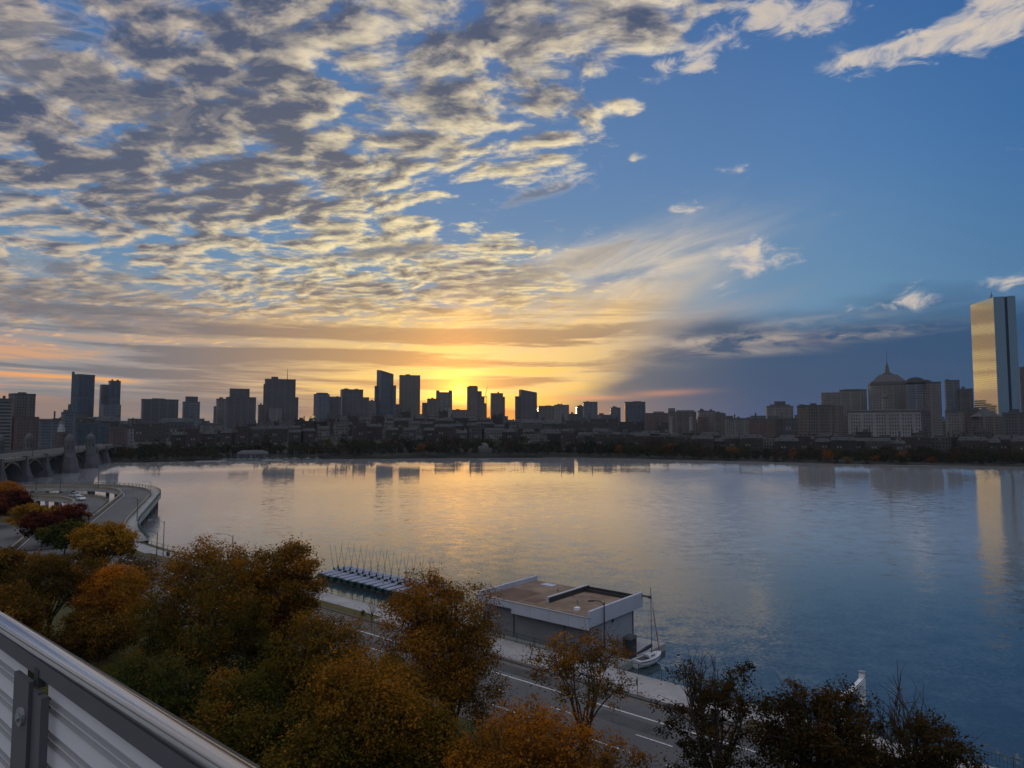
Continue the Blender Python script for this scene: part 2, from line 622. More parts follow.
def facade(name, wall, glass, floor=3.7, bay=3.2, fh=0.55, fw=0.6, rough_glass=0.12, bands=False, wall_rough=0.75, big=5):
    """wall with a grid of windows from the wall's own metres (UV)"""
    m, N, out = new_mat(name)
    uvn = N.node('ShaderNodeUVMap')
    uvn.uv_map = 'uv'
    sp = N.node('ShaderNodeSeparateXYZ')
    N.put(sp.inputs[0], S(N, uvn.outputs[0]))
    u, v = S(N, sp.outputs[0]), S(N, sp.outputs[1])
    fu = N.math('FRACT', u / bay)
    fv = N.math('FRACT', v / floor)
    mu = N.math('LESS_THAN', N.math('ABSOLUTE', fu - 0.5), fw / 2)
    mv = N.math('LESS_THAN', N.math('ABSOLUTE', fv - 0.5), fh / 2)
    win = mv if bands else mu * mv
    cell = N.node('ShaderNodeTexWhiteNoise', noise_dimensions='2D')
    N.put(cell.inputs['Vector'], N.vec(N.math('FLOOR', u / bay), N.math('FLOOR', v / floor)))
    rnd = S(N, cell.outputs[0])
    # coarser structure that still reads far away: pier every few bays, service floors
    pier = N.math('LESS_THAN', N.math('FRACT', u / (bay * big)), 0.16)
    serv = N.math('LESS_THAN', N.math('FRACT', v / (floor * 11.0) + 0.12), 0.06)
    wn = N.noise(obj_coords(N), 0.03, 4.0, 0.6)
    wc = N.mix(N.ss(0.3, 0.7, wn), tuple(x * 0.82 for x in wall[:3]) + (1,), tuple(min(1, x * 1.15) for x in wall[:3]) + (1,))
    gc = N.mix(N.ss(0.2, 1.0, rnd) * 0.55, glass, tuple(min(1, x * 2.0 + 0.03) for x in glass[:3]) + (1,))
    win = win * (1.0 - pier) * (1.0 - serv * 0.8)
    geo = N.node('ShaderNodeNewGeometry')
    sn = N.node('ShaderNodeSeparateXYZ')
    N.put(sn.inputs[0], S(N, geo.outputs['True Normal']))
    win = win * N.math('LESS_THAN', N.math('ABSOLUTE', S(N, sn.outputs[2])), 0.6)
    col = N.mix(win, wc, gc)
    principled(N, out, col, N.mix(win, (wall_rough,) * 3 + (1,), (rough_glass,) * 3 + (1,)), 0.0, 0.5)
    return m


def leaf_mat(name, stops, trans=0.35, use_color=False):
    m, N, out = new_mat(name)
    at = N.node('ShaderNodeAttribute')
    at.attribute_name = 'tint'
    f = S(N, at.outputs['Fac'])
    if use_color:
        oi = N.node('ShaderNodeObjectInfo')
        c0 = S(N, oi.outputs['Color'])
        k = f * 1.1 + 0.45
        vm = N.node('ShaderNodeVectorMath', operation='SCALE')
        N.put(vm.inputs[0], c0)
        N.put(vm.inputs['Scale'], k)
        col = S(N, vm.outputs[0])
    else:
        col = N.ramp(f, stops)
    d = N.node('ShaderNodeBsdfDiffuse')
    N.put(d.inputs[0], col)
    tr = N.node('ShaderNodeBsdfTranslucent')
    N.put(tr.inputs[0], col)
    mx = N.node('ShaderNodeMixShader')
    mx.inputs[0].default_value = trans
    N.t.links.new(d.outputs[0], mx.inputs[1])
    N.t.links.new(tr.outputs[0], mx.inputs[2])
    N.t.links.new(mx.outputs[0], out.inputs['Surface'])
    return m


def tinted(name, rough=0.8, windows=False):
    """takes the wall colour from the object, with a window grid for the small houses"""
    m, N, out = new_mat(name)
    oi = N.node('ShaderNodeObjectInfo')
    c0 = S(N, oi.outputs['Color'])
    n = N.noise(obj_coords(N), 0.25, 4.0, 0.6)
    col = N.blend('MULTIPLY', 0.5, c0, N.mix(N.ss(0.3, 0.7, n), (0.55, 0.55, 0.55, 1), (1.2, 1.2, 1.2, 1)))
    if windows:
        uvn = N.node('ShaderNodeUVMap')
        uvn.uv_map = 'uv'
        sp = N.node('ShaderNodeSeparateXYZ')
        N.put(sp.inputs[0], S(N, uvn.outputs[0]))
        u, v = S(N, sp.outputs[0]), S(N, sp.outputs[1])
        mu = N.math('LESS_THAN', N.math('ABSOLUTE', N.math('FRACT', u / 2.6) - 0.5), 0.24)
        mv = N.math('LESS_THAN', N.math('ABSOLUTE', N.math('FRACT', v / 3.4) - 0.5), 0.27)
        cell = N.node('ShaderNodeTexWhiteNoise', noise_dimensions='2D')
        N.put(cell.inputs['Vector'], N.vec(N.math('FLOOR', u / 2.6), N.math('FLOOR', v / 3.4)))
        gl = N.mix(N.ss(0.85, 0.95, S(N, cell.outputs[0])), (0.02, 0.025, 0.03, 1), (0.22, 0.22, 0.21, 1))
        col = N.mix(mu * mv, col, gl)
    principled(N, out, col, rough, 0.0, 0.3)
    return m


M = {}
M['concrete'] = paint('concrete', (0.30, 0.29, 0.28), 0.85, var=0.22, scale=0.25)
M['sidewalk'] = paint('sidewalk_concrete', (0.32, 0.30, 0.295), 0.85, var=0.2, scale=0.35)
M['granite'] = paint('grey_granite', (0.085, 0.084, 0.088), 0.85, var=0.25, scale=0.18)
M['white_paint'] = paint('white_paint', (0.72, 0.72, 0.74), 0.55, var=0.08, scale=0.4)
M['road_paint'] = paint('road_paint', (0.58, 0.57, 0.55), 0.7, var=0.3, scale=1.6, grime=(0.22, 0.215, 0.21, 1))
M['steel'] = paint('galvanised_steel', (0.30, 0.31, 0.32), 0.45, 0.6, var=0.1, scale=2.0)
M['dark_metal'] = paint('dark_metal', (0.05, 0.052, 0.055), 0.5, 0.3, var=0.2, scale=1.0)
M['green_metal'] = paint('green_metal', (0.03, 0.085, 0.07), 0.6, 0.1, var=0.2, scale=1.0)
M['bark'] = paint('bark', (0.055, 0.042, 0.034), 0.95, var=0.35, scale=1.6)
M['black'] = paint('black_rubber', (0.018, 0.018, 0.02), 0.8, var=0.2)
M['glass_dark'] = paint('dark_glass', (0.02, 0.024, 0.03), 0.08, 0.0, var=0.1, spec=0.6)
M['house'] = tinted('house_wall', windows=True)
M['tint'] = tinted('tinted_paint', 0.5)
M['roof_dark'] = paint('dark_roofing', (0.07, 0.07, 0.075), 0.8, var=0.25, scale=0.3)
M['far_leaf'] = leaf_mat('far_leaf', None, 0.25, True)

# ------------------------------------------------------------------ morning haze over the river and the city
m, N, out = new_mat('haze_air')
pv = N.node('ShaderNodeVolumePrincipled')
pv.inputs['Color'].default_value = (0.86, 0.90, 1.0, 1)
pv.inputs['Density'].default_value = 0.000042
pv.inputs['Anisotropy'].default_value = 0.35
N.t.links.new(pv.outputs[0], out.inputs['Volume'])
mb = MB()
mb.prism([(-4750, -600), (4750, -600), (4750, 3300), (-4750, 3300)], -6.0, 330.0)
tag(mb.build('haze', m), kind='stuff')

# ------------------------------------------------------------------ setting: water, banks, drive
GZ = 2.0


def water_mat():
    m, N, out = new_mat('river_water')
    g = N.node('ShaderNodeNewGeometry')
    pos = S(N, g.outputs['Position'])
    sp = N.node('ShaderNodeSeparateXYZ')
    N.put(sp.inputs[0], pos)
    x, y = S(N, sp.outputs[0]), S(N, sp.outputs[1])
    dist = N.math('SQRT', x * x + y * y)

    def vnoise(scale, sx, sy, seed, detail=3.0):
        n = N.node('ShaderNodeTexNoise', noise_dimensions='3D')
        N.put(n.inputs['Vector'], N.vec(x * sx, y * sy, seed))
        n.inputs['Scale'].default_value = scale
        n.inputs['Detail'].default_value = detail
        n.inputs['Roughness'].default_value = 0.55
        s2 = N.node('ShaderNodeSeparateXYZ')
        N.put(s2.inputs[0], S(N, n.outputs['Color']))
        return S(N, s2.outputs[0]) - 0.5, S(N, s2.outputs[1]) - 0.5
    # wind-ruffled and calm reaches of the river
    wind = N.noise(N.vec(x * 0.0030 + 5.0, y * 0.013, 1.0), 1.0, 4.0, 0.55)
    streak = N.ss(0.52, 0.64, N.noise(N.vec(x * 0.0025, y * 0.045 - x * 0.006, 4.0), 1.0, 3.0, 0.5)) * N.ss(240.0, 420.0, dist)
    calm = N.ss(90.0, 420.0, dist)
    amp = (0.070 - calm * 0.057) * (0.45 + N.ss(0.3, 0.7, wind) * 0.9) + streak * 0.016 * N.ss(-60.0, 260.0, x)
    # far off the wind waves lean: their near faces are the ones that show
    lean = N.ss(150.0, 330.0, dist) * 0.017 + N.ss(440.0, 560.0, dist + (wind - 0.5) * 60.0) * 0.030
    a1x, a1y = vnoise(0.34, 0.8, 1.0, 0.0, 4.0)
    a2x, a2y = vnoise(2.1, 1.0, 1.0, 3.0, 3.0)
    a3x, a3y = vnoise(0.10, 0.5, 1.0, 6.0, 2.0)
    nx = (a1x * 0.8 + a2x * 1.1 + a3x * 0.15) * amp * 2.2
    ny = (a1y * 0.8 + a2y * 1.1 + a3y * 0.15) * amp * 2.2 - lean
    vm = N.node('ShaderNodeVectorMath', operation='NORMALIZE')
    N.put(vm.inputs[0], N.vec(nx, ny, 1.0))
    nrm = S(N, vm.outputs[0])
    # metallic share added with distance, brightens the sky reflection on farther water
    mirror_gain = N.ss(110.0, 260.0, dist) * 0.52
    b = principled(N, out, N.mix(mirror_gain, (0.018, 0.032, 0.044, 1), (0.90, 0.90, 0.92, 1)), 0.11 - calm * 0.06, mirror_gain, 0.5, ior=1.6, normal=nrm)
    return m


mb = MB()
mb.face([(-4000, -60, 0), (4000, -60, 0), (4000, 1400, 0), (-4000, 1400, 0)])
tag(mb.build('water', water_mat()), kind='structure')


def sheet(mb, st_pts, z, mi=0):
    """flat polygon from (s, t) pairs, facing up"""
    pts = [P(s, t, z) for s, t in st_pts]
    area = sum(pts[i][0] * pts[(i + 1) % len(pts)][1] - pts[(i + 1) % len(pts)][0] * pts[i][1] for i in range(len(pts)))
    if area < 0:
        pts.reverse()
    mb.face(pts, [(p[0], p[1]) for p in pts], mi)


def grass_mat():
    m, N, out = new_mat('lawn')
    v = obj_coords(N)
    n1 = N.noise(v, 0.12, 5.0, 0.6)
    n2 = N.noise(v, 3.0, 3.0, 0.7)
    c = N.mix(N.ss(0.3, 0.7, n1 * 0.6 + n2 * 0.4), (0.045, 0.055, 0.018, 1), (0.11, 0.085, 0.035, 1))
    principled(N, out, c, 0.95, 0.0, 0.2)
    return m


def asphalt_mat():
    m, N, out = new_mat('asphalt')
    v = obj_coords(N)
    n1 = N.noise(v, 0.08, 5.0, 0.6)
    n2 = N.noise(v, 8.0, 2.0, 0.7)
    c = N.mix(N.ss(0.3, 0.7, n1 * 0.75 + n2 * 0.25), (0.085, 0.082, 0.083, 1), (0.14, 0.135, 0.132, 1))
    # sealed cracks
    vor = N.node('ShaderNodeTexVoronoi', feature='DISTANCE_TO_EDGE')
    N.put(vor.inputs['Vector'], v)
    vor.inputs['Scale'].default_value = 0.16
    c = N.mix(N.ss(0.008, 0.003, S(N, vor.outputs[0])) * 0.3, c, (0.03, 0.03, 0.03, 1))
    principled(N, out, c, 0.85, 0.0, 0.3)
    return m


M['grass'] = grass_mat()
M['asphalt'] = asphalt_mat()

# near bank: one solid with a granite river wall
SHORE = [(-120, 65.2), (60, 65.2), (120, 65.2), (175, 67.0), (215, 70), (250, 74), (300, 76), (360, 80), (440, 86)]
poly = [P(s, t) for s, t in SHORE] + [P(440, -400), P(-120, -400)]
mb = MB()
mb.prism(poly, -3.0, GZ, mi=0, mi_top=1)
o = mb.build('ground', [M['granite'], M['grass']])
tag(o, kind='structure')

# the drive, its shoulder and lane lines (z +4 mm steps)
mb = MB()
sheet(mb, [(-100, 45.5), (150, 45.5), (150, 59.3), (-100, 59.3)], GZ + 0.02)
tag(mb.build('road', M['asphalt']), kind='structure')
mb = MB()
mb.prism([P(150, 60.0), P(-100, 60.0), P(-100, 65.0), P(150, 65.0)], GZ - 0.1, GZ + 0.13)
tag(mb.build('sidewalk', M['sidewalk']), kind='structure')
mb = MB()
mb.prism([P(150, 59.32), P(-100, 59.32), P(-100, 59.58), P(150, 59.58)], GZ - 0.1, GZ + 0.16)
tag(mb.build('kerb', M['granite']), kind='structure')
mb = MB()
mb.prism([P(150, 59.60), P(75, 59.60), P(75, 61.6), P(150, 61.6)], GZ + 0.05, GZ + 0.15)
mb.prism([P(24, 59.60), P(-60, 59.60), P(-60, 61.6), P(24, 61.6)], GZ + 0.05, GZ + 0.15)
tag(mb.build('verge', M['grass']), kind='structure')
mb = MB()
sheet(mb, [(-100, 55.85), (150, 55.85), (150, 56.03), (-100, 56.03)], GZ + 0.028)
s = -90.0
while s < 148:
    sheet(mb, [(s, 52.45), (s + 3.4, 52.45), (s + 3.4, 52.6), (s, 52.6)], GZ + 0.028)
    sheet(mb, [(s + 2, 49.3), (s + 8.0, 49.3), (s + 8.0, 49.45), (s + 2, 49.45)], GZ + 0.028)
    s += 9.0
tag(mb.build('road_marking', M['road_paint']), kind='structure')
# fallen leaves along the kerb, the verge and the lawn
rng = np.random.default_rng(77)
mb = MB()
for i in range(5200):
    s_ = rng.uniform(5, 125)
    k = rng.uniform()
    t_ = 59.2 - abs(rng.normal(0, 0.35)) if k < 0.25 else (60.0 + abs(rng.normal(0, 0.5)) if k < 0.4 else (45.6 + abs(rng.normal(0, 0.9)) if k < 0.6 else rng.uniform(20, 45.2)))
    z_ = GZ + (0.03 if 45.5 < t_ < 59.3 else (0.165 if t_ > 59.3 else 0.012)) + rng.uniform(0, 0.012)
    a_, r_ = rng.uniform(0, 6.28), rng.uniform(0.06, 0.12)
    x_, y_ = P(s_, t_)
    mb.face([(x_ + r_ * math.cos(a_ + q), y_ + r_ * math.sin(a_ + q), z_ + 0.01 * math.sin(3 * q + a_)) for q in (0, 1.57, 3.14, 4.71)])
tag(mb.build('fallen_leaves', paint('fallen_leaf', (0.20, 0.10, 0.03), 0.9, var=0.5, scale=2.0)), kind='stuff')
# repaired strips of the road surface
mb = MB()
for (s0_, s1_, t0_, t1_) in ((40.0, 52.5, 56.6, 58.6), (28.0, 35.5, 53.2, 55.2), (57.0, 60.0, 49.8, 52.2), (33.0, 45.0, 46.2, 47.6), (66.0, 74.0, 53.0, 54.4), (18.0, 24.0, 56.4, 58.2)):
    sheet(mb, [(s0_, t0_), (s1_, t0_ + 0.1), (s1_ - 0.2, t1_), (s0_ + 0.1, t1_ - 0.1)], GZ + 0.024)
tag(mb.build('road_patch', paint('patched_asphalt', (0.065, 0.063, 0.062), 0.85, var=0.25, scale=0.7)), kind='structure')
# street between the trees on the far left and its pavement
mb = MB()
sheet(mb, [(150, 46), (400, 30), (400, 46), (150, 59)], GZ + 0.02)
tag(mb.build('street', M['asphalt']), kind='structure')
mb = MB()
sheet(mb, [(150, 38.5), (330, 26), (330, 29.5), (150, 42.5)], GZ + 0.024)
sheet(mb, [(150, 61), (178, 63), (178, 66.5), (150, 64.8)], GZ + 0.024)
tag(mb.build('path', M['sidewalk']), kind='structure')

# far bank
FAR = [(-1500, 560), (-420, 560), (-330, 556), (-290, 562), (-240, 592), (-186, 610), (-120, 624), (-56, 634), (45, 650), (100, 634), (160, 600),
       (240, 545), (323, 510), (368, 494), (480, 450), (700, 380), (1600, 300)]


def far_edge(x):
    for i in range(len(FAR) - 1):
        if FAR[i][0] <= x <= FAR[i + 1][0]:
            k = (x - FAR[i][0]) / (FAR[i + 1][0] - FAR[i][0])
            return FAR[i][1] + k * (FAR[i + 1][1] - FAR[i][1])
    return FAR[-1][1]


def hill(x, y):
    h = 30.0 * math.exp(-((x + 130) / 250.0) ** 2 - ((y - 1080) / 300.0) ** 2)
    return 3.0 + h


def far_land():
    mb = MB()
    m = MB()
    xs = np.concatenate([np.linspace(-1500, -450, 12), np.linspace(-400, 700, 56), np.linspace(750, 1600, 10)])
    offs = [0.0, 3.0, 40, 100, 200, 320, 440, 560, 700, 900, 1300, 1900, 2600]
    rings = []
    for k, of in enumerate(offs):
        row = []
        for x in xs:
            y = far_edge(x) + of
            xx = x * (1.0 if of < 900 else 1.0 + (of - 900) / 900.0)
            z = -1.0 if k == 0 else (1.2 if k == 1 else hill(xx, y))
            row.append((xx, y, z))
        rings.append(row)
    n = len(xs)
    for r in rings:
        mb.v.extend(r)
    for i in range(len(rings) - 1):
        for k in range(n - 1):
            mb.f.append((i * n + k, i * n + k + 1, (i + 1) * n + k + 1, (i + 1) * n + k))
            mb.uv.append([(0, 0)] * 4)
            mb.mi.append(0)
    return mb


M['far_ground'] = paint('far_ground', (0.022, 0.022, 0.016), 0.95, var=0.4, scale=0.03)
tag(far_land().build('far_bank', M['far_ground'], smooth=True), kind='structure')

# ------------------------------------------------------------------ the city across the river
# all stand at real distances (700 m to 2.6 km) with real heights
F_CONC = facade('concrete_facade', (0.16, 0.15, 0.145, 1), (0.03, 0.035, 0.045, 1), 3.6, 3.4)
F_DARK = facade('dark_facade', (0.085, 0.082, 0.085, 1), (0.02, 0.023, 0.03, 1), 3.8, 3.0)
F_BRICK = facade('brick_facade', (0.11, 0.066, 0.055, 1), (0.03, 0.035, 0.04, 1), 3.4, 3.0, 0.5, 0.45)
F_GLASS = facade('blue_glass_facade', (0.06, 0.075, 0.09, 1), (0.035, 0.05, 0.07, 1), 4.0, 1.8, 0.82, 0.85, 0.08)
F_PALE = facade('limestone_facade', (0.17, 0.152, 0.145, 1), (0.05, 0.055, 0.065, 1), 4.2, 3.2, 0.55, 0.5)
F_BAND = facade('banded_facade', (0.17, 0.155, 0.145, 1), (0.025, 0.03, 0.035, 1), 3.8, 4.0, 0.5, 1.0, bands=True)
F_BROWN = facade('brown_facade', (0.13, 0.105, 0.09, 1), (0.025, 0.03, 0.035, 1), 3.5, 2.6, 0.6, 0.55)
F_WHITE = facade('white_facade', (0.23, 0.222, 0.22, 1), (0.05, 0.055, 0.06, 1), 4.6, 3.0, 0.6, 0.5)
F_SLATE = facade('slate_facade', (0.12, 0.13, 0.15, 1), (0.035, 0.045, 0.06, 1), 3.8, 2.4, 0.6, 0.7)
M['copper'] = paint('weathered_copper', (0.10, 0.095, 0.085), 0.7, var=0.2, scale=0.1)
M['pale_wood'] = paint('pale_painted_wood', (0.36, 0.36, 0.37), 0.7, var=0.1)
M['gold'] = paint('gilding', (0.75, 0.52, 0.16), 0.25, 0.9, var=0.05)
FAC = dict(C=F_CONC, D=F_DARK, B=F_BRICK, G=F_GLASS, P=F_PALE, H=F_BAND, W=F_BROWN, T=F_WHITE, S=F_SLATE)


def foot(u0, u1, Y, ratio=0.8, yaw=0.0):
    """footprint whose outline spans the bearings of u0..u1 at depth Y; yaw turns it against the view"""
    uc = (u0 + u1) / 2
    x = (uc - 512) / FPX * Y * math.sqrt(1 + 0)
    bearing = math.atan2(x, Y)
    W = (u1 - u0) / FPX * Y * math.cos(bearing)
    cy, sy = abs(math.cos(yaw)), abs(math.sin(yaw))
    w = W / (cy + ratio * sy)
    d = w * ratio
    rz = -bearing + yaw
    # push the centre back so the near side stands at Y
    back = (w * sy + d * cy) / 2
    cx, cyy = x + math.sin(bearing) * back, Y + math.cos(bearing) * back
    sc = (Y + math.cos(bearing) * back) / Y
    w, d = w * (1 + (sc - 1) * 0.6), d
    ct, st_ = math.cos(rz), math.sin(rz)
    return [(cx + a * ct - b * st_, cyy + a * st_ + b * ct) for a, b in ((-w / 2, -d / 2), (w / 2, -d / 2), (w / 2, d / 2), (-w / 2, d / 2))]


def hz(u, v, Y):
    return float(aty(u, v, Y)[2])


SKY_TAGS = []          # (bearing px, short name) used when naming what stands below


def tower(name, label, cat, u0, u1, v, Y, mat='C', yaw=0.25, ratio=0.8, parts=(), slope=None, group=None, notch=False):
    """parts: (part_name, u0, u1, v_top, mat, dy) - a block of its own rising from the roof or from the ground"""
    fp = foot(u0, u1, Y, ratio, yaw)
    cx, cy = sum(p[0] for p in fp) / 4, sum(p[1] for p in fp) / 4
    gz = hill(cx, cy) - 2.0
    root = empty(name, (cx, cy, gz))
    tag(root, label, cat, group)
    loc = [(p[0] - cx, p[1] - cy) for p in fp]
    top = hz((u0 + u1) / 2, v, Y) - gz
    mb = MB()
    if slope:
        k = hz(u0, v, Y) - hz(u1, slope, Y)
        ux = np.array([math.cos(math.atan2(cx, cy)), -math.sin(math.atan2(cx, cy))])
        W = (u1 - u0) / FPX * Y
        zt = lambda a, b: top - k * ((a * ux[0] + b * ux[1]) / W + 0.5)
        mb.prism(loc, 0.0, zt, mi=0, mi_top=1)
    else:
        mb.prism(loc, 0.0, top, mi=0, mi_top=1)
        # parapet rim
        big = [(a * 1.012, b * 1.012) for a, b in loc]
        mb.prism(big, top - 1.6, top + 0.8, mi=1, mi_top=1)
    mb.build('tower_body' if 'tower' in name else 'building_body', [FAC[mat], M['roof_dark']], root)
    if not slope and not any(k[5] in ('up', 'mast') for k in parts):
        # lift housings and plant on the plain roofs
        rr_ = random.Random(int(u0 * 10 + v))
        ca, cb = loc[0], loc[1]
        W = math.hypot(cb[0] - ca[0], cb[1] - ca[1])
        ux_, uy_ = (cb[0] - ca[0]) / W, (cb[1] - ca[1]) / W
        for q in range(rr_.randint(1, 3)):
            mb = MB()
            f = rr_.uniform(-0.3, 0.3) * W
            bw = rr_.uniform(0.10, 0.24) * W
            bh = rr_.uniform(2.5, 5.5)
            mb.box((f * ux_, f * uy_, top + bh / 2 - 0.2), (bw, bw * 0.7, bh), math.atan2(uy_, ux_))
            mb.build('roof_plant', M['roof_dark'], root)
    for (pn, a0, a1, vt, pm, kind) in parts:
        pf = [(p[0] - cx, p[1] - cy) for p in foot(a0, a1, Y + (8 if kind == 'up' else (4 if kind == 'front' else 14)), ratio * 0.8 if kind == 'up' else ratio, yaw)]
        if kind == 'front':
            pf = [(p[0] - cx, p[1] - cy) for p in foot(a0, a1, Y - 25, 0.5, yaw)]
        zt = hz((a0 + a1) / 2, vt, Y) - gz
        mb = MB()
        if kind == 'mast':
            c = aty((a0 + a1) / 2, vt, Y + 20)
            mb.tube([(c[0] - cx, c[1] - cy, top - 1), (c[0] - cx, c[1] - cy, zt)], [1.0, 0.35], 6)
            mb.build(pn, M['dark_metal'], root)
            continue
        mb.prism(pf, top - 0.5 if kind == 'up' else 0.0, zt, mi=0, mi_top=1)
        mb.build(pn, [FAC[pm], M['roof_dark']], root)
    SKY_TAGS.append(((u0 + u1) / 2, v))
    return root


T = tower
# far left, West End
T('apartment_block', 'beige apartment block with pale floor bands at the left edge of the skyline', 'building', -14, 13, 399, 760, 'H', 0.2)
T('apartment_tower', 'stepped brown apartment tower with a flat penthouse beside the banded block', 'tower', 8, 35.5, 394, 800, 'W', 0.35, parts=[('penthouse', 17, 26, 391.8, 'W', 'up'), ('wing', 11, 40, 417, 'B', 'front')])
T('office_block', 'long low dark block right of the stepped brown apartment tower', 'building', 39, 64, 420.5, 900, 'S', 0.1)
T('glass_tower', 'blue glass tower with a pointed corner, left of two slim glass towers', 'tower', 70.5, 94, 374.5, 1300, 'G', 0.55, 0.7, parts=[('corner_fin', 70.6, 73.4, 371.2, 'G', 'up'), ('lower_shoulder', 68, 74, 404, 'G', 'side')])
T('glass_tower', 'slim glass tower with a notched left shoulder, right of two slim glass towers', 'tower', 107.5, 120, 381, 1350, 'G', 0.2, 0.9, parts=[('shoulder', 99, 109, 384, 'S', 'side'), ('lower_block', 101, 121.2, 405, 'S', 'front')])
T('office_block', 'wide teal glass block low behind the two bridge towers', 'building', 76, 111, 423.5, 1000, 'G', 0.15, 0.5)
T('station_hall', 'green roofed hall with a small round turret below the pointed glass tower', 'building', 61.5, 77, 412.5, 950, 'S', 0.3, 0.6, parts=[('turret', 63.5, 68, 409.5, 'C', 'up')])
T('brick_building', 'square brick building low between the bridge towers and the dark slab', 'building', 110, 127.5, 427, 850, 'B', 0.15)
T('white_building', 'narrow white building beside the square brick one near the bridge end', 'building', 128, 135, 428, 870, 'T', 0.1)
T('office_slab', 'broad dark slab block with a lower wing on its left', 'building', 141, 178.5, 399.5, 1400, 'D', 0.08, 0.5, parts=[('lower_wing', 128, 146, 418.5, 'C', 'side')])
T('office_tower', 'grey square tower with a dark cap, right of the broad dark slab', 'tower', 182.3, 200, 402, 1450, 'S', 0.08, parts=[('roof_cap', 185, 197.7, 396.3, 'D', 'up')])
T('office_block', 'low grey block with a tiled roof right of the dark capped tower', 'building', 200, 222, 424.5, 1300, 'C', 0.1, 0.5)
T('office_tower', 'ribbed dark tower with a pale crown line and a setback top storey', 'tower', 225.5, 256, 397.3, 1600, 'D', 0.06, parts=[('roof_setback', 229, 249.3, 388.3, 'D', 'up')])
T('office_tower', 'grey tower with chamfered shoulders leaning on the ribbed dark tower', 'tower', 216, 227, 399, 1680, 'C', 0.1, parts=[('shoulder', 213.6, 218, 406, 'C', 'side')])
T('office_tower', 'pale slim tower half hidden left of the massive dark twin-step tower', 'tower', 258, 265, 405, 1750, 'P', 0.1)
T('office_tower', 'massive dark tower with a raised block on its left and an antenna', 'tower', 264, 295.3, 379.3, 1700, 'D', 0.05, 0.7,
  parts=[('roof_block', 270.7, 277.6, 376.4, 'D', 'up'), ('left_shoulder', 263, 268, 383.5, 'D', 'side'), ('shoulder', 293, 298.3, 397, 'D', 'side'), ('podium', 269, 282, 408.5, 'P', 'front'), ('antenna', 287.4, 287.8, 368, 'D', 'mast')])
T('office_tower', 'rounded glass tower with a bright left side right of the gold dome', 'tower', 313.5, 329.5, 394, 1900, 'S', 0.5, parts=[('crown', 316, 328, 392.4, 'S', 'up')])
T('office_tower', 'dark block joined to the right of the rounded glass tower', 'tower', 327, 341, 397, 1950, 'D', 0.1)
T('office_tower', 'broad dark tower with one pale edge, left of the tall slanted glass tower', 'tower', 340, 363, 389.5, 2000, 'D', 0.12, parts=[('shoulder', 362, 369, 397, 'D', 'side')])
T('office_block', 'plain grey block between the pale edged tower and the slanted glass tower', 'building', 367, 376, 401, 2100, 'C', 0.1)
T('glass_tower', 'tall glass tower with a slanting roof, highest of the skyline centre', 'tower', 376.3, 393.3, 369.2, 2100, 'G', 0.45, 0.75, slope=373.5,
  parts=[('left_shoulder', 374.3, 378, 385.5, 'G', 'side'), ('shoulder', 391.5, 396, 385, 'G', 'side')])
T('office_tower', 'plain square brown tower right of the tall slanted glass tower', 'tower', 398.8, 420, 375.3, 2200, 'W', 0.04, 0.8, parts=[('lower_wing', 394, 401, 404, 'C', 'side')])
T('office_block', 'stepped brown block just left of the twin-horned stone tower', 'building', 427, 440, 398.8, 2000, 'W', 0.1, parts=[('lower_step', 422, 429, 402.5, 'W', 'side')])
T('stone_tower', 'stone tower with a horn at each roof corner beside the rising sun', 'tower', 435.8, 452.2, 392.3, 2300, 'C', 0.05, parts=[('roof_horn', 436, 439.4, 390.2, 'C', 'up'), ('roof_horn', 448.6, 452, 390.2, 'C', 'up')])
T('office_slab', 'thin slab with a bright edge standing before the horned stone tower', 'building', 445, 452, 407, 2050, 'T', 0.1)
T('office_block', 'low dark block right below the rising sun', 'building', 451, 469, 410, 2150, 'W', 0.1)
T('office_tower', 'round-shouldered tower stepping down to the right beside the rising sun', 'tower', 466.8, 477.8, 386.8, 2250, 'W', 0.1,
  parts=[('roof_cap', 468.5, 477, 385.6, 'W', 'up'), ('shoulder', 476, 481.8, 390.8, 'W', 'side'), ('lower_shoulder', 479, 484.6, 396, 'W', 'side'), ('base_step', 482, 486.5, 403, 'W', 'side')])
T('office_block', 'low brown block between the two round-shouldered towers', 'building', 478, 494, 419, 2000, 'W', 0.1)
T('office_tower', 'slim curved-top tower right of the construction crane', 'tower', 490.3, 503, 393.3, 2250, 'W', 0.1, parts=[('shoulder', 501, 505, 396.5, 'W', 'side'), ('base_step', 503, 508, 416, 'W', 'side')])
T('office_tower', 'tall dark tower with a sloping roof at the right end of downtown', 'tower', 518.8, 537, 389, 2100, 'D', 0.2, slope=392.3, parts=[('shoulder', 515, 521, 396, 'D', 'side')])
T('office_block', 'brown block next to the sloping-roof dark tower', 'building', 537, 556, 406, 2100, 'W', 0.1, parts=[('lower_wing', 536, 542, 411, 'D', 'side')])
T('office_block', 'pale-faced block joined to the brown block right of downtown', 'building', 554, 569, 405, 2000, 'P', 0.06)
T('office_block', 'low dark block in the dip right of the pale-faced block', 'building', 568, 579, 414, 1900, 'D', 0.1)
T('office_block', 'dark square block pressed against the left of the grey-blue tower', 'building', 576, 585, 406, 1950, 'D', 0.1)
T('office_tower', 'grey-blue square tower, left of three mid-size blocks right of downtown', 'tower', 583, 597.5, 402, 1850, 'S', 0.06)
T('office_block', 'low grey block between the grey-blue tower and the small dark cube', 'building', 597, 611, 415, 1750, 'C', 0.1)
T('office_block', 'small dark cube block, middle of three mid-size blocks right of downtown', 'building', 610, 620.5, 407.8, 1700, 'S', 0.1)
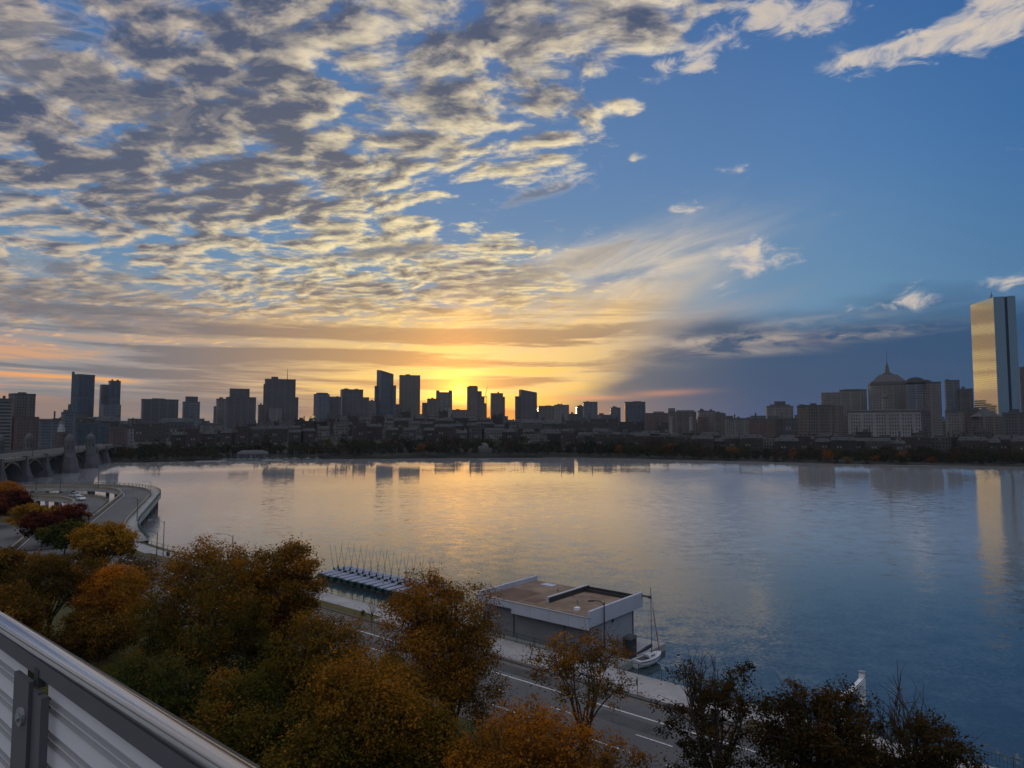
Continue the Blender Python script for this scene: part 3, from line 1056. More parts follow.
T('hotel_block', 'teal gridded cube block, right of three mid-size blocks right of downtown', 'building', 624, 645.3, 402, 1650, 'G', 0.08, parts=[('roof_plant', 633, 641, 401, 'D', 'up')])
T('apartment_block', 'long dark roofline block right of the teal gridded cube', 'building', 645, 670, 413.3, 1500, 'B', 0.05, 0.4, parts=[('roof_plant', 653, 664, 411.4, 'C', 'up')])
T('apartment_block', 'wide block with two white end columns and roof plant', 'building', 668, 696, 412, 1300, 'W', 0.04, 0.4,
  parts=[('roof_plant', 668, 675, 408, 'C', 'up'), ('roof_terrace', 676, 694, 410, 'P', 'up'), ('white_column', 669.4, 672.6, 417, 'T', 'front'), ('white_column', 689, 692.2, 417, 'T', 'front')])
T('apartment_block', 'brick block with a pale upper floor right of the two-column block', 'building', 697.5, 715, 411, 1400, 'P', 0.1, 0.5, parts=[('brick_wing', 697, 708, 417, 'B', 'front')])
T('apartment_block', 'stepped brick block in the low middle of the right skyline', 'building', 713, 725.5, 413.5, 1350, 'W', 0.1)
T('apartment_block', 'long pale row block left of the domed cube building', 'building', 724, 749, 418.5, 1300, 'C', 0.05, 0.4)
T('brick_building', 'long red brick block with a flat roof below the domed cube building', 'building', 748, 775, 419.5, 1200, 'B', 0.05, 0.4, parts=[('roof_plant', 750, 766, 415.5, 'S', 'up')])
T('office_tower', 'bulky cube building with a stepped rounded top', 'building', 765.5, 793, 406.3, 1700, 'C', 0.06, 0.8, parts=[('upper_step', 769, 790, 404.2, 'C', 'up'), ('round_cap', 774, 785.5, 401.2, 'D', 'up')])
T('apartment_tower', 'dark balconied brick tower standing nearest the far shore trees', 'tower', 796.5, 833.5, 405.5, 760, 'W', 0.4, 0.8, parts=[('roof_plant', 799, 804, 404, 'D', 'up'), ('roof_plant', 810, 816.5, 403, 'D', 'up'), ('roof_plant', 820, 829, 404.2, 'D', 'up')])
T('stone_tower', 'pale stone tower, two joined slabs right of the dark balconied tower', 'tower', 839.5, 867, 390, 1250, 'P', 0.05, 0.6, parts=[('roof_step', 843, 862, 388.8, 'P', 'up'), ('lower_slab', 821, 841, 392, 'P', 'side'), ('lower_wing', 828, 843, 406, 'W', 'front')])
b = T('stone_tower', 'wide stone office tower with a stepped pyramid roof and spire', 'tower', 868, 906, 384, 1150, 'P', 0.10, 0.9)
# pyramid roof, lantern and spire as parts of that tower
_c = aty(887.5, 384, 1150 + 32)
_gz = b.location.z
_x, _y = _c[0] - b.location.x, _c[1] - b.location.y
_rz = -math.atan2(_c[0], _c[1]) + 0.10
_zt = hz(887, 384, 1150) - _gz


def sq(w, x=_x, y=_y, rz=_rz):
    h = w / 2
    return [(x + a * math.cos(rz) - c * math.sin(rz), y + a * math.sin(rz) + c * math.cos(rz)) for a, c in ((-h, -h), (h, -h), (h, h), (-h, h))]


mb = MB()
mb.prism(sq(56), _zt - 0.5, _zt + 5, poly_top=sq(54))
mb.prism(sq(51), _zt + 5.01, _zt + 17.5, poly_top=sq(27))
mb.prism(sq(16), _zt + 17.51, _zt + 20.5, poly_top=sq(14))
mb.build('pyramid_roof', M['roof_dark'], b)
mb = MB()
mb.prism(sq(8.5), _zt + 19, _zt + 24, poly_top=sq(7))
mb.prism(sq(6.6), _zt + 24, _zt + 33, poly_top=sq(4.4))
mb.prism(sq(4.2), _zt + 33, _zt + 40, poly_top=sq(1.0))
mb.tube([(_x, _y, _zt + 39), (_x, _y, _zt + 64)], [0.5, 0.22], 6)
mb.build('spire', M['copper'], b)
b = T('stone_tower', 'broad office tower with a barrel-vaulted crown right of the pyramid roof', 'tower', 906, 941.5, 382.5, 1100, 'P', 0.06, 0.7)
mb = MB()
_c = aty(915.5, 382, 1100)
_gz = b.location.z
_x, _y = _c[0] - b.location.x, _c[1] - b.location.y
_be = math.atan2(_c[0], _c[1])
rings = []
for dd in (-1.0, 38.0):
    rings.append([(_x + math.cos(_be) * 13.8 * math.cos(a) + math.sin(_be) * dd, _y - math.sin(_be) * 13.8 * math.cos(a) + math.cos(_be) * dd, hz(915, 382.5, 1100) - _gz + 8.5 * math.sin(a)) for a in [math.pi * k / 14 for k in range(15)]])
mb.loft(rings)
mb.build('barrel_vault', M['roof_dark'], b)
mb = MB()
mb.prism([(p[0] - b.location.x, p[1] - b.location.y) for p in foot(907, 924, 1094, 0.3, 0.06)], 0, hz(915, 384, 1094) - _gz)
mb.build('front_bay', F_SLATE, b)
T('classical_building', 'long white classical building with regular windows below the pyramid-roofed tower', 'building', 846.5, 919.5, 411, 900, 'T', 0.03, 0.25, parts=[('attic_storey', 850, 916, 409.6, 'T', 'up')])
T('office_block', 'dark glass cube at the right end of the long white building', 'building', 918, 930, 411, 880, 'D', 0.2)
T('stone_monument', 'pale narrow stone turret rising behind the long white building', 'tower', 882, 889.5, 397.5, 980, 'P', 0.1, 1.0, parts=[('turret_top', 883.6, 888, 393.5, 'P', 'up')])
T('apartment_tower', 'grey ribbed slab tower left of the tall mirror tower, taller of a pair', 'tower', 945, 960.5, 380.5, 1300, 'S', 0.1, 0.8)
T('apartment_tower', 'darker lower slab tower of the pair beside the tall mirror tower', 'tower', 959, 973.5, 389, 1280, 'D', 0.1, 0.8)
T('office_block', 'pale stone block at the foot of the ribbed slab tower', 'building', 944.5, 964, 411, 950, 'P', 0.05, 0.5)
T('brick_building', 'red brown block between the pale stone block and the mirror tower', 'building', 963.5, 986, 410, 940, 'B', 0.05, 0.5)
T('hotel_block', 'dark block low at the right edge under the mirror tower', 'building', 1001, 1030, 413, 850, 'D', 0.05, 0.4)
T('office_tower', 'dark tower cut by the right edge behind the mirror tower', 'tower', 1020.5, 1040, 367, 1500, 'D', 0.05)

# tall mirror-glass tower on the right: parallelogram plan with a notched narrow end
m, N, out = new_mat('mirror_glass')
uvn = N.node('ShaderNodeUVMap')
uvn.uv_map = 'uv'
sp = N.node('ShaderNodeSeparateXYZ')
N.put(sp.inputs[0], S(N, uvn.outputs[0]))
fu, fv = N.math('FRACT', S(N, sp.outputs[0]) / 1.5), N.math('FRACT', S(N, sp.outputs[1]) / 3.7)
mul = N.math('MAXIMUM', N.math('LESS_THAN', fu, 0.06), N.math('LESS_THAN', fv, 0.16))
cell = N.node('ShaderNodeTexWhiteNoise', noise_dimensions='2D')
N.put(cell.inputs['Vector'], N.vec(N.math('FLOOR', S(N, sp.outputs[0]) / 1.5), N.math('FLOOR', S(N, sp.outputs[1]) / 3.7)))
geo = N.node('ShaderNodeNewGeometry')
vm = N.node('ShaderNodeVectorMath', operation='ADD')
N.put(vm.inputs[0], S(N, geo.outputs['Normal']))
rr = S(N, cell.outputs[0]) - 0.5
N.put(vm.inputs[1], N.vec(rr * 0.0015, rr * 0.0015, rr * 0.003))
principled(N, out, N.mix(mul, (0.46, 0.51, 0.57, 1), (0.30, 0.34, 0.37, 1)), N.mix(mul, (0.03,) * 3 + (1,), (0.18,) * 3 + (1,)), 1.0, 0.5, normal=S(N, vm.outputs[0]))
M['mirror'] = m
HY = 1120.0
c0 = aty(993.2, 297, HY)                       # near corner
zt = float(c0[2])
gz = 2.0
n_az = math.radians(-80)                       # bearing the broad face looks to
fl = np.array([-math.cos(n_az), math.sin(n_az)]) * -1.0
fl = np.array([math.cos(n_az), -math.sin(n_az)])     # along the broad face, away from the viewer
if fl[1] < 0:
    fl = -fl
u_far = 974.6
# length so that the far end stands on the bearing of u_far
k = (u_far - 512) / FPX
L = (k * c0[1] - c0[0]) / (fl[0] - k * fl[1])
r_az = math.radians(-157)                      # narrow end looks to us
fr = np.array([-math.cos(r_az), math.sin(r_az)])
if fr[0] < 0:
    fr = -fr
k2 = (1020.5 - 512) / FPX
L2 = (k2 * c0[1] - c0[0]) / (fr[0] - k2 * fr[1])
A0 = np.array([0.0, 0.0])
A1 = fr * L2
B0 = fl * L
B1 = fl * L + fr * L2
nrm_in = fl / np.linalg.norm(fl)
n1, n2 = A1 * 0.50, A1 * 0.63
mid = (A1 * 0.565) + nrm_in * 7.0
root = empty('mirror_tower', (float(c0[0]), float(c0[1]), gz))
tag(root, 'tallest mirror-glass tower at the right edge, one face reflecting golden sky', 'tower')
mb = MB()
mb.prism([tuple(A0), tuple(n1), tuple(mid), tuple(n2), tuple(A1), tuple(B1), tuple(B0)], 0.0, zt - gz, mi=0, mi_top=1)
mb.build('tower_body', [M['mirror'], M['roof_dark']], root)
mb = MB()
q = (A0 * 0.5 + A1 * 0.16 + B0 * 0.06)
mb.box((q[0] + 4, q[1] + 14, zt - gz + 1.5), (5, 5, 3))
mb.tube([(q[0] + 4, q[1] + 14, zt - gz + 2), (q[0] + 4, q[1] + 14, zt - gz + 12)], [0.8, 0.3], 6)
mb.tube([(q[0] + 1, q[1] + 14, zt - gz + 6), (q[0] + 7, q[1] + 14, zt - gz + 6)], 0.35, 5)
mb.build('roof_antenna', M['dark_metal'], root)

# stone church beside it
root = empty('church', tuple(aty(993, 430, 900))[:2] + (2.0,))
tag(root, 'dark gabled stone church at the foot of the mirror tower', 'church')
cz = hz(993, 415, 900) - 2
mb = MB()
mb.box((0, 14, cz / 2 - 1), (26, 30, cz - 2))
mb.build('nave_wall', F_BROWN, root)
mb = MB()
for (w, x0, zz) in ((15, -9, 4), (18, 0, 12), (13, 9, 6)):
    mb.prism([(x0 - w / 2, 6), (x0 + w / 2, 6), (x0 + w / 2, 6 + w), (x0 - w / 2, 6 + w)], cz - 2.02, cz + zz, poly_top=[(x0 - .3, 6 + w / 2 - .3), (x0 + .3, 6 + w / 2 - .3), (x0 + .3, 6 + w / 2 + .3), (x0 - .3, 6 + w / 2 + .3)])
mb.build('gable_roof', M['roof_dark'], root)

# gold state house dome on the hill
q = aty(312, 421, 1500)
root = empty('domed_hall', (float(q[0]), float(q[1]), float(q[2]) - 14))
tag(root, 'hall with a small gilded dome on the hill below the rounded glass tower', 'building')
mb = MB()
mb.box((0, 10, 7), (34, 20, 14))
mb.build('hall_wall', F_BRICK, root)
mb = MB()
mb.revolve((0, 6, 13.5), [(6.6, 0), (6.6, 4.5)], 18)
mb.build('drum', M['white_paint'], root)
mb = MB()
mb.revolve((0, 6, 18), [(7, 0), (6.8, 2.2), (6.0, 4.6), (4.4, 6.8), (2.2, 8.0), (0.9, 8.4), (0.8, 10.2), (0.1, 12)], 18)
mb.build('dome', M['gold'], root, smooth=True)

# white steeple between the bridge towers
q = aty(61.3, 432, 640)
root = empty('steeple', (float(q[0]), float(q[1]), 2.0))
tag(root, 'white wooden steeple rising just behind the nearest bridge tower', 'steeple')
zz = float(q[2]) - 2
mb = MB()
mb.box((0, 0, zz / 2), (6, 6, zz))
mb.build('steeple_base', F_BRICK, root)
mb = MB()
mb.box((0, 0, zz + 2.2), (4.4, 4.4, 4.4))
mb.box((0, 0, zz + 6.2), (3.2, 3.2, 3.6))
mb.build('belfry', M['pale_wood'], root)
mb = MB()
mb.prism([(-2, -2), (2, -2), (2, 2), (-2, 2)], zz + 8.0, zz + 10.5, poly_top=[(-.9, -.9), (.9, -.9), (.9, .9), (-.9, .9)])
mb.tube([(0, 0, zz + 10), (0, 0, zz + 14)], [0.35, 0.05], 6)
mb.build('spire', M['copper'], root)

# construction crane beside the sun
q = aty(486.3, 420, 2150)
root = empty('tower_crane', (float(q[0]), float(q[1]), 4.0))
tag(root, 'thin construction crane with a raised jib right of the rising sun', 'crane')
zt = hz(486, 397, 2150) - 4
mb = MB()
for dx in (-1.6, 1.6):
    for dy in (-1.6, 1.6):
        mb.tube([(dx, dy, 0), (dx, dy, zt)], 0.4, 4)
k = 0
while k * 4 < zt - 4:
    sg = 1 if k % 2 else -1
    mb.tube([(-1.6 * sg, -1.6, k * 4), (1.6 * sg, -1.6, k * 4 + 4)], 0.3, 4)
    mb.tube([(-1.6 * sg, 1.6, k * 4), (1.6 * sg, 1.6, k * 4 + 4)], 0.3, 4)
    k += 1
mb.build('mast', M['dark_metal'], root)
mb = MB()
for dz in (0, 2.0):
    mb.tube([(-10, 0, zt + dz - 6), (-3, 0, zt + 1 + dz)], 0.4, 4)
    mb.tube([(-3.5, 0, zt + dz), (1, 0, zt + 22 + dz), (6, 0, zt + 40)], [0.5, 0.5, 0.3], 4)
mb.box((-9, 0, zt - 5), (4, 3, 3))
mb.build('jib', M['dark_metal'], root)
mb = MB()
mb.box((0, -1, zt + 1), (3.4, 3.4, 3.2))
mb.build('cab', M['roof_dark'], root)

# hatch-shaped concert shell on the far bank
q = atz(485, 452, 3.0)
q = aty(484.5, 450.5, 690)
root = empty('concert_shell', (float(q[0]), float(q[1]), float(q[2]) - 0.5))
tag(root, 'pale half-dome concert shell among the far shore trees below the sun', 'bandstand')
root.rotation_euler = (0, 0, 2.3)
mb = MB()
rings = []
R = 8.4
for i in range(9):
    ph = math.pi / 2 * i / 8
    rings.append([(R * 1.0 * math.cos(ph) * math.cos(math.pi * k / 14), R * math.sin(ph), R * 1.0 * math.cos(ph) * math.sin(math.pi * k / 14)) for k in range(15)])
mb.loft(rings, close=False, caps=False)
mb.build('shell_dome', M['granite'], root, smooth=False)
mb = MB()
mb.box((0, -2, 0.6), (22, 12, 1.2))
mb.build('stage', M['concrete'], root)

# ---- low city: rows of town houses and distant blocks, each a thing
random.seed(11)
LANDMARKS = [(20, 'the stepped brown tower'), (82, 'the pointed glass tower'), (112, 'the notched glass tower'), (160, 'the broad dark slab'), (191, 'the dark capped tower'),
             (240, 'the ribbed dark tower'), (280, 'the massive antenna tower'), (325, 'the rounded glass tower'), (351, 'the pale-edged dark tower'), (385, 'the slanted glass tower'), (409, 'the square brown tower'),
             (444, 'the horned stone tower'), (474, 'the round-shouldered tower'), (498, 'the curved-top tower'), (526, 'the sloping-roof dark tower'), (562, 'the pale-faced block'),
             (590, 'the grey-blue square tower'), (634, 'the teal gridded cube'), (681, 'the two-column block'), (706, 'the pale-topped brick block'), (737, 'the pale row block'), (779, 'the bulky domed cube'), (815, 'the dark balconied tower'),
             (850, 'the pale stone slabs'), (887, 'the pyramid-roofed tower'), (924, 'the barrel-vaulted tower'), (953, 'the ribbed slab tower'), (997, 'the tall mirror tower')]
ORD = ['leftmost', 'second from left', 'third from left', 'fourth from left', 'fifth from left', 'sixth from left', 'seventh from left', 'eighth from left', 'ninth from left', 'tenth from left',
       'eleventh from left', 'twelfth from left', 'thirteenth from left', 'fourteenth from left', 'fifteenth from left', 'sixteenth from left']


def zone_labels(objs, fmt):
    """objs: (object, px, kind words); number alike ones left to right under the landmark they stand below"""
    zones = {}
    for o, u, kind in objs:
        lm = min(LANDMARKS, key=lambda q: abs(q[0] - u))[1]
        zones.setdefault((lm, kind), []).append((u, o))
    for (lm, kind), lst in zones.items():
        lst.sort(key=lambda q: q[0])
        for i, (u, o) in enumerate(lst):
            o['label'] = fmt.format(kind=kind, lm=lm, ord=('the only one' if len(lst) == 1 else ORD[i]))


def house_mesh(kind):
    mb = MB()
    w, d, h = {'row': (13, 13, 13), 'wide': (22, 14, 15), 'tall': (14, 14, 20), 'flat': (26, 16, 17)}[kind]
    mb.box((0, 0, h / 2), (w, d, h), mi=0, mi_top=1)
    if kind in ('row', 'wide'):
        hw, hd = w / 2 + 0.2, d / 2 + 0.2
        mb.prism([(-hw, -hd), (hw, -hd), (hw, hd), (-hw, hd)], h + 0.01, h + 3.2, mi=1, mi_top=1, poly_top=[(-hw + 1.2, -hd + 1.6), (hw - 1.2, -hd + 1.6), (hw - 1.2, hd - 1.6), (-hw + 1.2, hd - 1.6)])
        for x in (-w / 4, w / 4):
            mb.box((x, -hd + 1.3, h + 1.3), (1.6, 1.2, 1.8), mi=0)
    else:
        mb.box((w * 0.15, 0, h + 1.2), (w * 0.35, d * 0.4, 2.4), mi=1)
    mb.box((-w / 2 + 0.8, 1, h + 2.6), (1.0, 2.2, 5.0), mi=0)
    if kind != 'flat':
        mb.box((w / 2 - 0.8, 1, h + 2.4), (1.0, 2.2, 4.6), mi=0)
    return mb


H_KINDS = {k: house_mesh(k) for k in ('row', 'wide', 'tall', 'flat')}
H_OBJ = {}
HOUSE_COLS = [('red brick', (0.060, 0.040, 0.036, 1)), ('brown brick', (0.055, 0.044, 0.039, 1)), ('pale stone', (0.15, 0.142, 0.135, 1)), ('grey stone', (0.075, 0.074, 0.075, 1)), ('dark brick', (0.038, 0.032, 0.030, 1))]


def place_house(kind, u, Y, colw, z=None, rz=0.0, name='row_house', sc=1.0):
    x = (u - 512) / FPX * Y
    if kind not in H_OBJ:
        H_OBJ[kind] = H_KINDS[kind].build(name, [M['house'], M['roof_dark'], M['white_paint']])
        o = H_OBJ[kind]
    else:
        o = H_OBJ[kind].copy()
        COL.objects.link(o)
    o.name = name
    o.location = (x, Y, (hill(x, Y) if z is None else z) - 0.5)
    o.rotation_euler = (0, 0, -math.atan2(x, Y) * 0.9 + rz)
    o.scale = (sc, sc, sc * random.uniform(0.9, 1.12))
    o.color = colw[1]
    return o


houses = []
for (Y, u0, u1, step) in ((1080, 196, 520, 14.0), (960, 186, 528, 13.5), (860, 190, 530, 14.5), (775, 180, 530, 16.0)):
    u = u0
    while u < u1:
        colw = random.choices(HOUSE_COLS, [5, 3, 2.0, 1.5, 2])[0]
        kind = random.choice(['row', 'row', 'wide', 'tall'])
        o = place_house(kind, u, Y + random.uniform(-25, 25), colw, rz=random.uniform(-0.25, 0.25))
        tag(o, None, 'house', 'town houses on the hill across the river')
        houses.append((o, u, colw[0] + ' town house'))
        u += step * random.uniform(0.8, 1.25)
zone_labels(houses, '{kind} on the far hillside below {lm}, {ord}')
backbay = []
for (Y, u0, u1, step, hs) in ((800, 528, 1030, 19.0, 1.0), (690, 535, 1030, 18.0, 0.95)):
    u = u0
    while u < u1:
        YY = Y + random.uniform(-15, 15) - max(0, (u - 640)) * 0.25
        colw = random.choices(HOUSE_COLS, [4, 3, 1.3, 1.5, 3])[0]
        kind = random.choice(['row', 'wide', 'wide', 'tall', 'flat'])
        o = place_house(kind, u, YY, colw, rz=random.uniform(-0.1, 0.1), sc=hs)
        tag(o, None, 'house', 'terraced houses behind the far shore trees')
        backbay.append((o, u, colw[0] + ' terraced house'))
        u += step * random.uniform(0.8, 1.2)
zone_labels(backbay, '{kind} behind the shore trees below {lm}, {ord}')
distant = []
for (Y, u0, u1) in ((1900, 120, 1030), (1550, 530, 1030), (1250, -20, 190)):
    u = u0
    while u < u1:
        colw = random.choices(HOUSE_COLS, [2, 3, 1, 3, 3])[0]
        o = place_house(random.choice(['flat', 'wide', 'flat']), u, Y + random.uniform(-60, 60), colw, z=3.0, rz=random.uniform(-0.3, 0.3), name='city_block', sc=random.uniform(2.0, 2.7))
        tag(o, None, 'building', 'distant low city blocks along the horizon')
        distant.append((o, u, colw[0] + ' city block'))
        u += random.uniform(17, 30)
zone_labels(distant, 'distant {kind} on the horizon near {lm}, {ord}')

# ------------------------------------------------------------------ stone arch bridge on the left
def stone_bridge():
    a = np.array(atz(62, 473, 0.0)[:2])
    b = np.array(atz(84, 468, 0.0)[:2])
    d = (b - a) / np.linalg.norm(b - a)
    nl = np.array([-d[1], d[0]])             # to the left, away from us
    root = empty('stone_bridge', (float(a[0]), float(a[1]), 0.0), math.atan2(d[1], d[0]))
    tag(root, 'long stone arch bridge with four pepper-pot towers at the left edge', 'bridge')
    # local frame: x along the bridge away from us, y to the left across the deck
    span = float(np.linalg.norm(b - a))
    Wd = 30.0
    zd = 12.6
    x0, x1 = -330.0, 215.0
    mb = MB()
    mb.box(((x0 + x1) / 2, Wd / 2, zd - 0.6), (x1 - x0, Wd + 1.0, 1.2))
    mb.box(((x0 + x1) / 2, -0.45, zd - 0.1), (x1 - x0, 0.5, 0.5))
    mb.build('deck', M['bridge_deck'], root)
    mb = MB()
    for y in (-0.5, Wd + 0.5):
        mb.box(((x0 + x1) / 2, y, zd + 1.25), (x1 - x0, 0.18, 0.16))
        mb.box(((x0 + x1) / 2, y, zd + 0.45), (x1 - x0, 0.12, 0.10))
        x = x0
        while x < x1:
            mb.box((x, y, zd + 0.65), (0.28, 0.28, 1.3))
            x += 3.2
    mb.build('railing', M['dark_metal'], root)
    # train fence down the middle
    mb = MB()
    mb.box(((x0 + x1) / 2, Wd / 2 - 4, zd + 0.6), (x1 - x0, 0.2, 1.2))
    mb.box(((x0 + x1) / 2, Wd / 2 + 4, zd + 0.6), (x1 - x0, 0.2, 1.2))
    mb.build('rail_barrier', M['steel'], root)
    piers = [x for x in (-300, -262, -224, -186, -148, -110, -73, -36.5)] + [0.0, span] + [span + 36, span + 70, span + 104, span + 138]
    prev = None
    for x in piers:
        big = x in (0.0, span)
        mb = MB()
        w = 8.5 if big else 4.4
        zt = 7.6 if big else 8.6
        yo = 4.5 if big else 2.2
        mb.prism([(x - w / 2, -yo), (x, -yo - w * 0.45), (x + w / 2, -yo), (x + w / 2, Wd + yo), (x, Wd + yo + w * 0.45), (x - w / 2, Wd + yo)], -2.0, 3.2)
        mb.prism([(x - w * 0.42, -yo + .6), (x, -yo - w * 0.3), (x + w * 0.42, -yo + .6), (x + w * 0.42, Wd + yo - .6), (x, Wd + yo + w * .3), (x - w * 0.42, Wd + yo - .6)], 3.21, zt,
                 poly_top=[(x - w * 0.38, -yo + 1.2), (x, -yo + 0.3), (x + w * 0.38, -yo + 1.2), (x + w * 0.38, Wd + yo - 1.2), (x, Wd + yo - .3), (x - w * 0.38, Wd + yo - 1.2)])
        if not big:
            for y in (-0.2, Wd + 0.2):
                mb.box((x, y, (zt + zd) / 2), (3.0, 2.2, zd - zt + 1.6))
        mb.build('pier', M['granite'], root)
        if prev is not None:
            # arch ribs between piers
            L = x - prev
            n = 16
            for y in (0.6, 6.5, 12.5, 18.5, 24.5, Wd - 0.6):
                mb = MB()
                top, bot = [], []
                for i in range(n + 1):
                    f = i / n
                    xx = prev + 2.0 + (L - 4.0) * f
                    zz = 4.2 + 6.2 * (1 - (2 * f - 1) ** 2)
                    bot.append((xx, zz))
                for i in range(n):
                    (xa, za), (xb, zb) = bot[i], bot[i + 1]
                    for yy, fl_ in ((y - 0.25, 1), (y + 0.25, 0)):
                        q = [(xa, yy, za), (xb, yy, zb), (xb, yy, zb + 0.9), (xa, yy, za + 0.9)]
                        mb.face(q if fl_ else q[::-1])
                    mb.face([(xa, y + .25, za), (xb, y + .25, zb), (xb, y - .25, zb), (xa, y - .25, za)])
                for i in range(1, n):
                    xa, za = bot[i]
                    if zd - 1.2 - za - 0.9 > 0.4:
                        mb.box((xa, y, (za + 0.9 + zd - 1.2) / 2), (0.35, 0.35, zd - 2.1 - za))
                mb.build('arch_rib', M['dark_metal'], root)
        prev = x
    for x in (0.0, span):
        for y in (-3.4, Wd + 3.4):
            t = MB()
            r0 = 4.9
            octo = lambda r: [(x + r * math.cos(math.pi / 8 + k * math.pi / 4), y + r * math.sin(math.pi / 8 + k * math.pi / 4)) for k in range(8)]
            t.prism(octo(6.3), -2.0, 3.2, poly_top=octo(6.0))
            t.prism(octo(5.6), 3.2, 9.0, poly_top=octo(4.4))
            t.prism(octo(4.5), 9.0, 9.6)
            t.prism(octo(3.9), 9.6, 12.6, poly_top=octo(3.2))
            t.prism(octo(3.1), 12.6, 19.4, poly_top=octo(2.85))
            t.prism(octo(3.2), 19.4, 20.0)
            ob = t.build('tower', M['granite'], root)
            c = MB()
            c.revolve((x, y, 20.0), [(2.85, 0), (2.7, 1.3), (2.2, 2.6), (1.4, 3.5), (0.6, 4.0), (0.5, 4.6), (0.1, 5.2)], 12)
            c.build('tower_cap', M['granite'], ob)
            w = MB()
            for k in range(8):
                an = k * math.pi / 4
                rx, ry = x + 2.78 * math.cos(an), y + 2.78 * math.sin(an)
                w.box((rx, ry, 16.0), (0.12, 0.55, 2.6), an)
            w.build('slit_window', M['glass_dark'], ob)
    for x in (-120, -60, 40 + 0, 95, 130):
        mb = MB()
        mb.tube([(x, 0.2, zd), (x, 0.2, zd + 7.5)], [0.16, 0.10], 6)
        mb.revolve((x, 0.2, zd + 7.4), [(0.1, 0), (0.42, 0.3), (0.42, 0.9), (0.1, 1.2)], 8)
        mb.build('lamp_post', M['dark_metal'], root)


M['bridge_deck'] = paint('bridge_deck_stone', (0.16, 0.145, 0.13), 0.8, var=0.15, scale=0.1)
stone_bridge()


# ------------------------------------------------------------------ elevated road curving out over the water
def ribbon(pts, w_left, w_right, z0, z1, mb, mi=0, mi_top=None):
    """solid strip along a path of (x, y, z); offsets measured to the left and right"""
    n = len(pts)
    Ls, Rs = [], []
    for i in range(n):
        a, b = pts[max(0, i - 1)], pts[min(n - 1, i + 1)]
        dx, dy = b[0] - a[0], b[1] - a[1]
        L = math.hypot(dx, dy) or 1
        nx, ny = -dy / L, dx / L
        p = pts[i]
        Ls.append((p[0] + nx * w_left, p[1] + ny * w_left, p[2]))
        Rs.append((p[0] + nx * w_right, p[1] + ny * w_right, p[2]))
    for i in range(n - 1):
        l0, l1, r0, r1 = Ls[i], Ls[i + 1], Rs[i], Rs[i + 1]
        up = lambda p, z: (p[0], p[1], p[2] + z)
        mb.face([up(r0, z1), up(r1, z1), up(l1, z1), up(l0, z1)], None, mi if mi_top is None else mi_top)
        if z0 is not None:
            mb.face([up(l0, z0), up(l0, z1), up(l1, z1), up(l1, z0)][::-1], None, mi)
            mb.face([up(r0, z0), up(r0, z1), up(r1, z1), up(r1, z0)], None, mi)
            mb.face([up(r0, z0), up(l0, z0), up(l1, z0), up(r1, z0)][::-1], None, mi)


def smooth_path(ctrl, n=60):
    """Catmull-Rom through control points"""
    c = [np.array(p, float) for p in ctrl]
    c = [2 * c[0] - c[1]] + c + [2 * c[-1] - c[-2]]
    out = []
    for i in range(1, len(c) - 2):
        m = max(2, n // (len(c) - 3))
        for k in range(m):
            t = k / m
            p0, p1, p2, p3 = c[i - 1], c[i], c[i + 1], c[i + 2]
            out.append(tuple(0.5 * ((2 * p1) + (-p0 + p2) * t + (2 * p0 - 5 * p1 + 4 * p2 - p3) * t * t + (-p0 + 3 * p1 - 3 * p2 + p3) * t ** 3)))
    out.append(tuple(c[-2]))
    return out


def along(path, step):
    """points every step metres with heading"""
    out, acc = [], 0.0
    nxt = 0.0
    for i in range(len(path) - 1):
        a, b = np.array(path[i]), np.array(path[i + 1])
        L = np.linalg.norm((b - a)[:2])
        while nxt <= acc + L:
            f = (nxt - acc) / L if L else 0
            p = a + (b - a) * f
            out.append((float(p[0]), float(p[1]), float(p[2]), math.atan2(b[1] - a[1], b[0] - a[0])))
            nxt += step
        acc += L
    return out


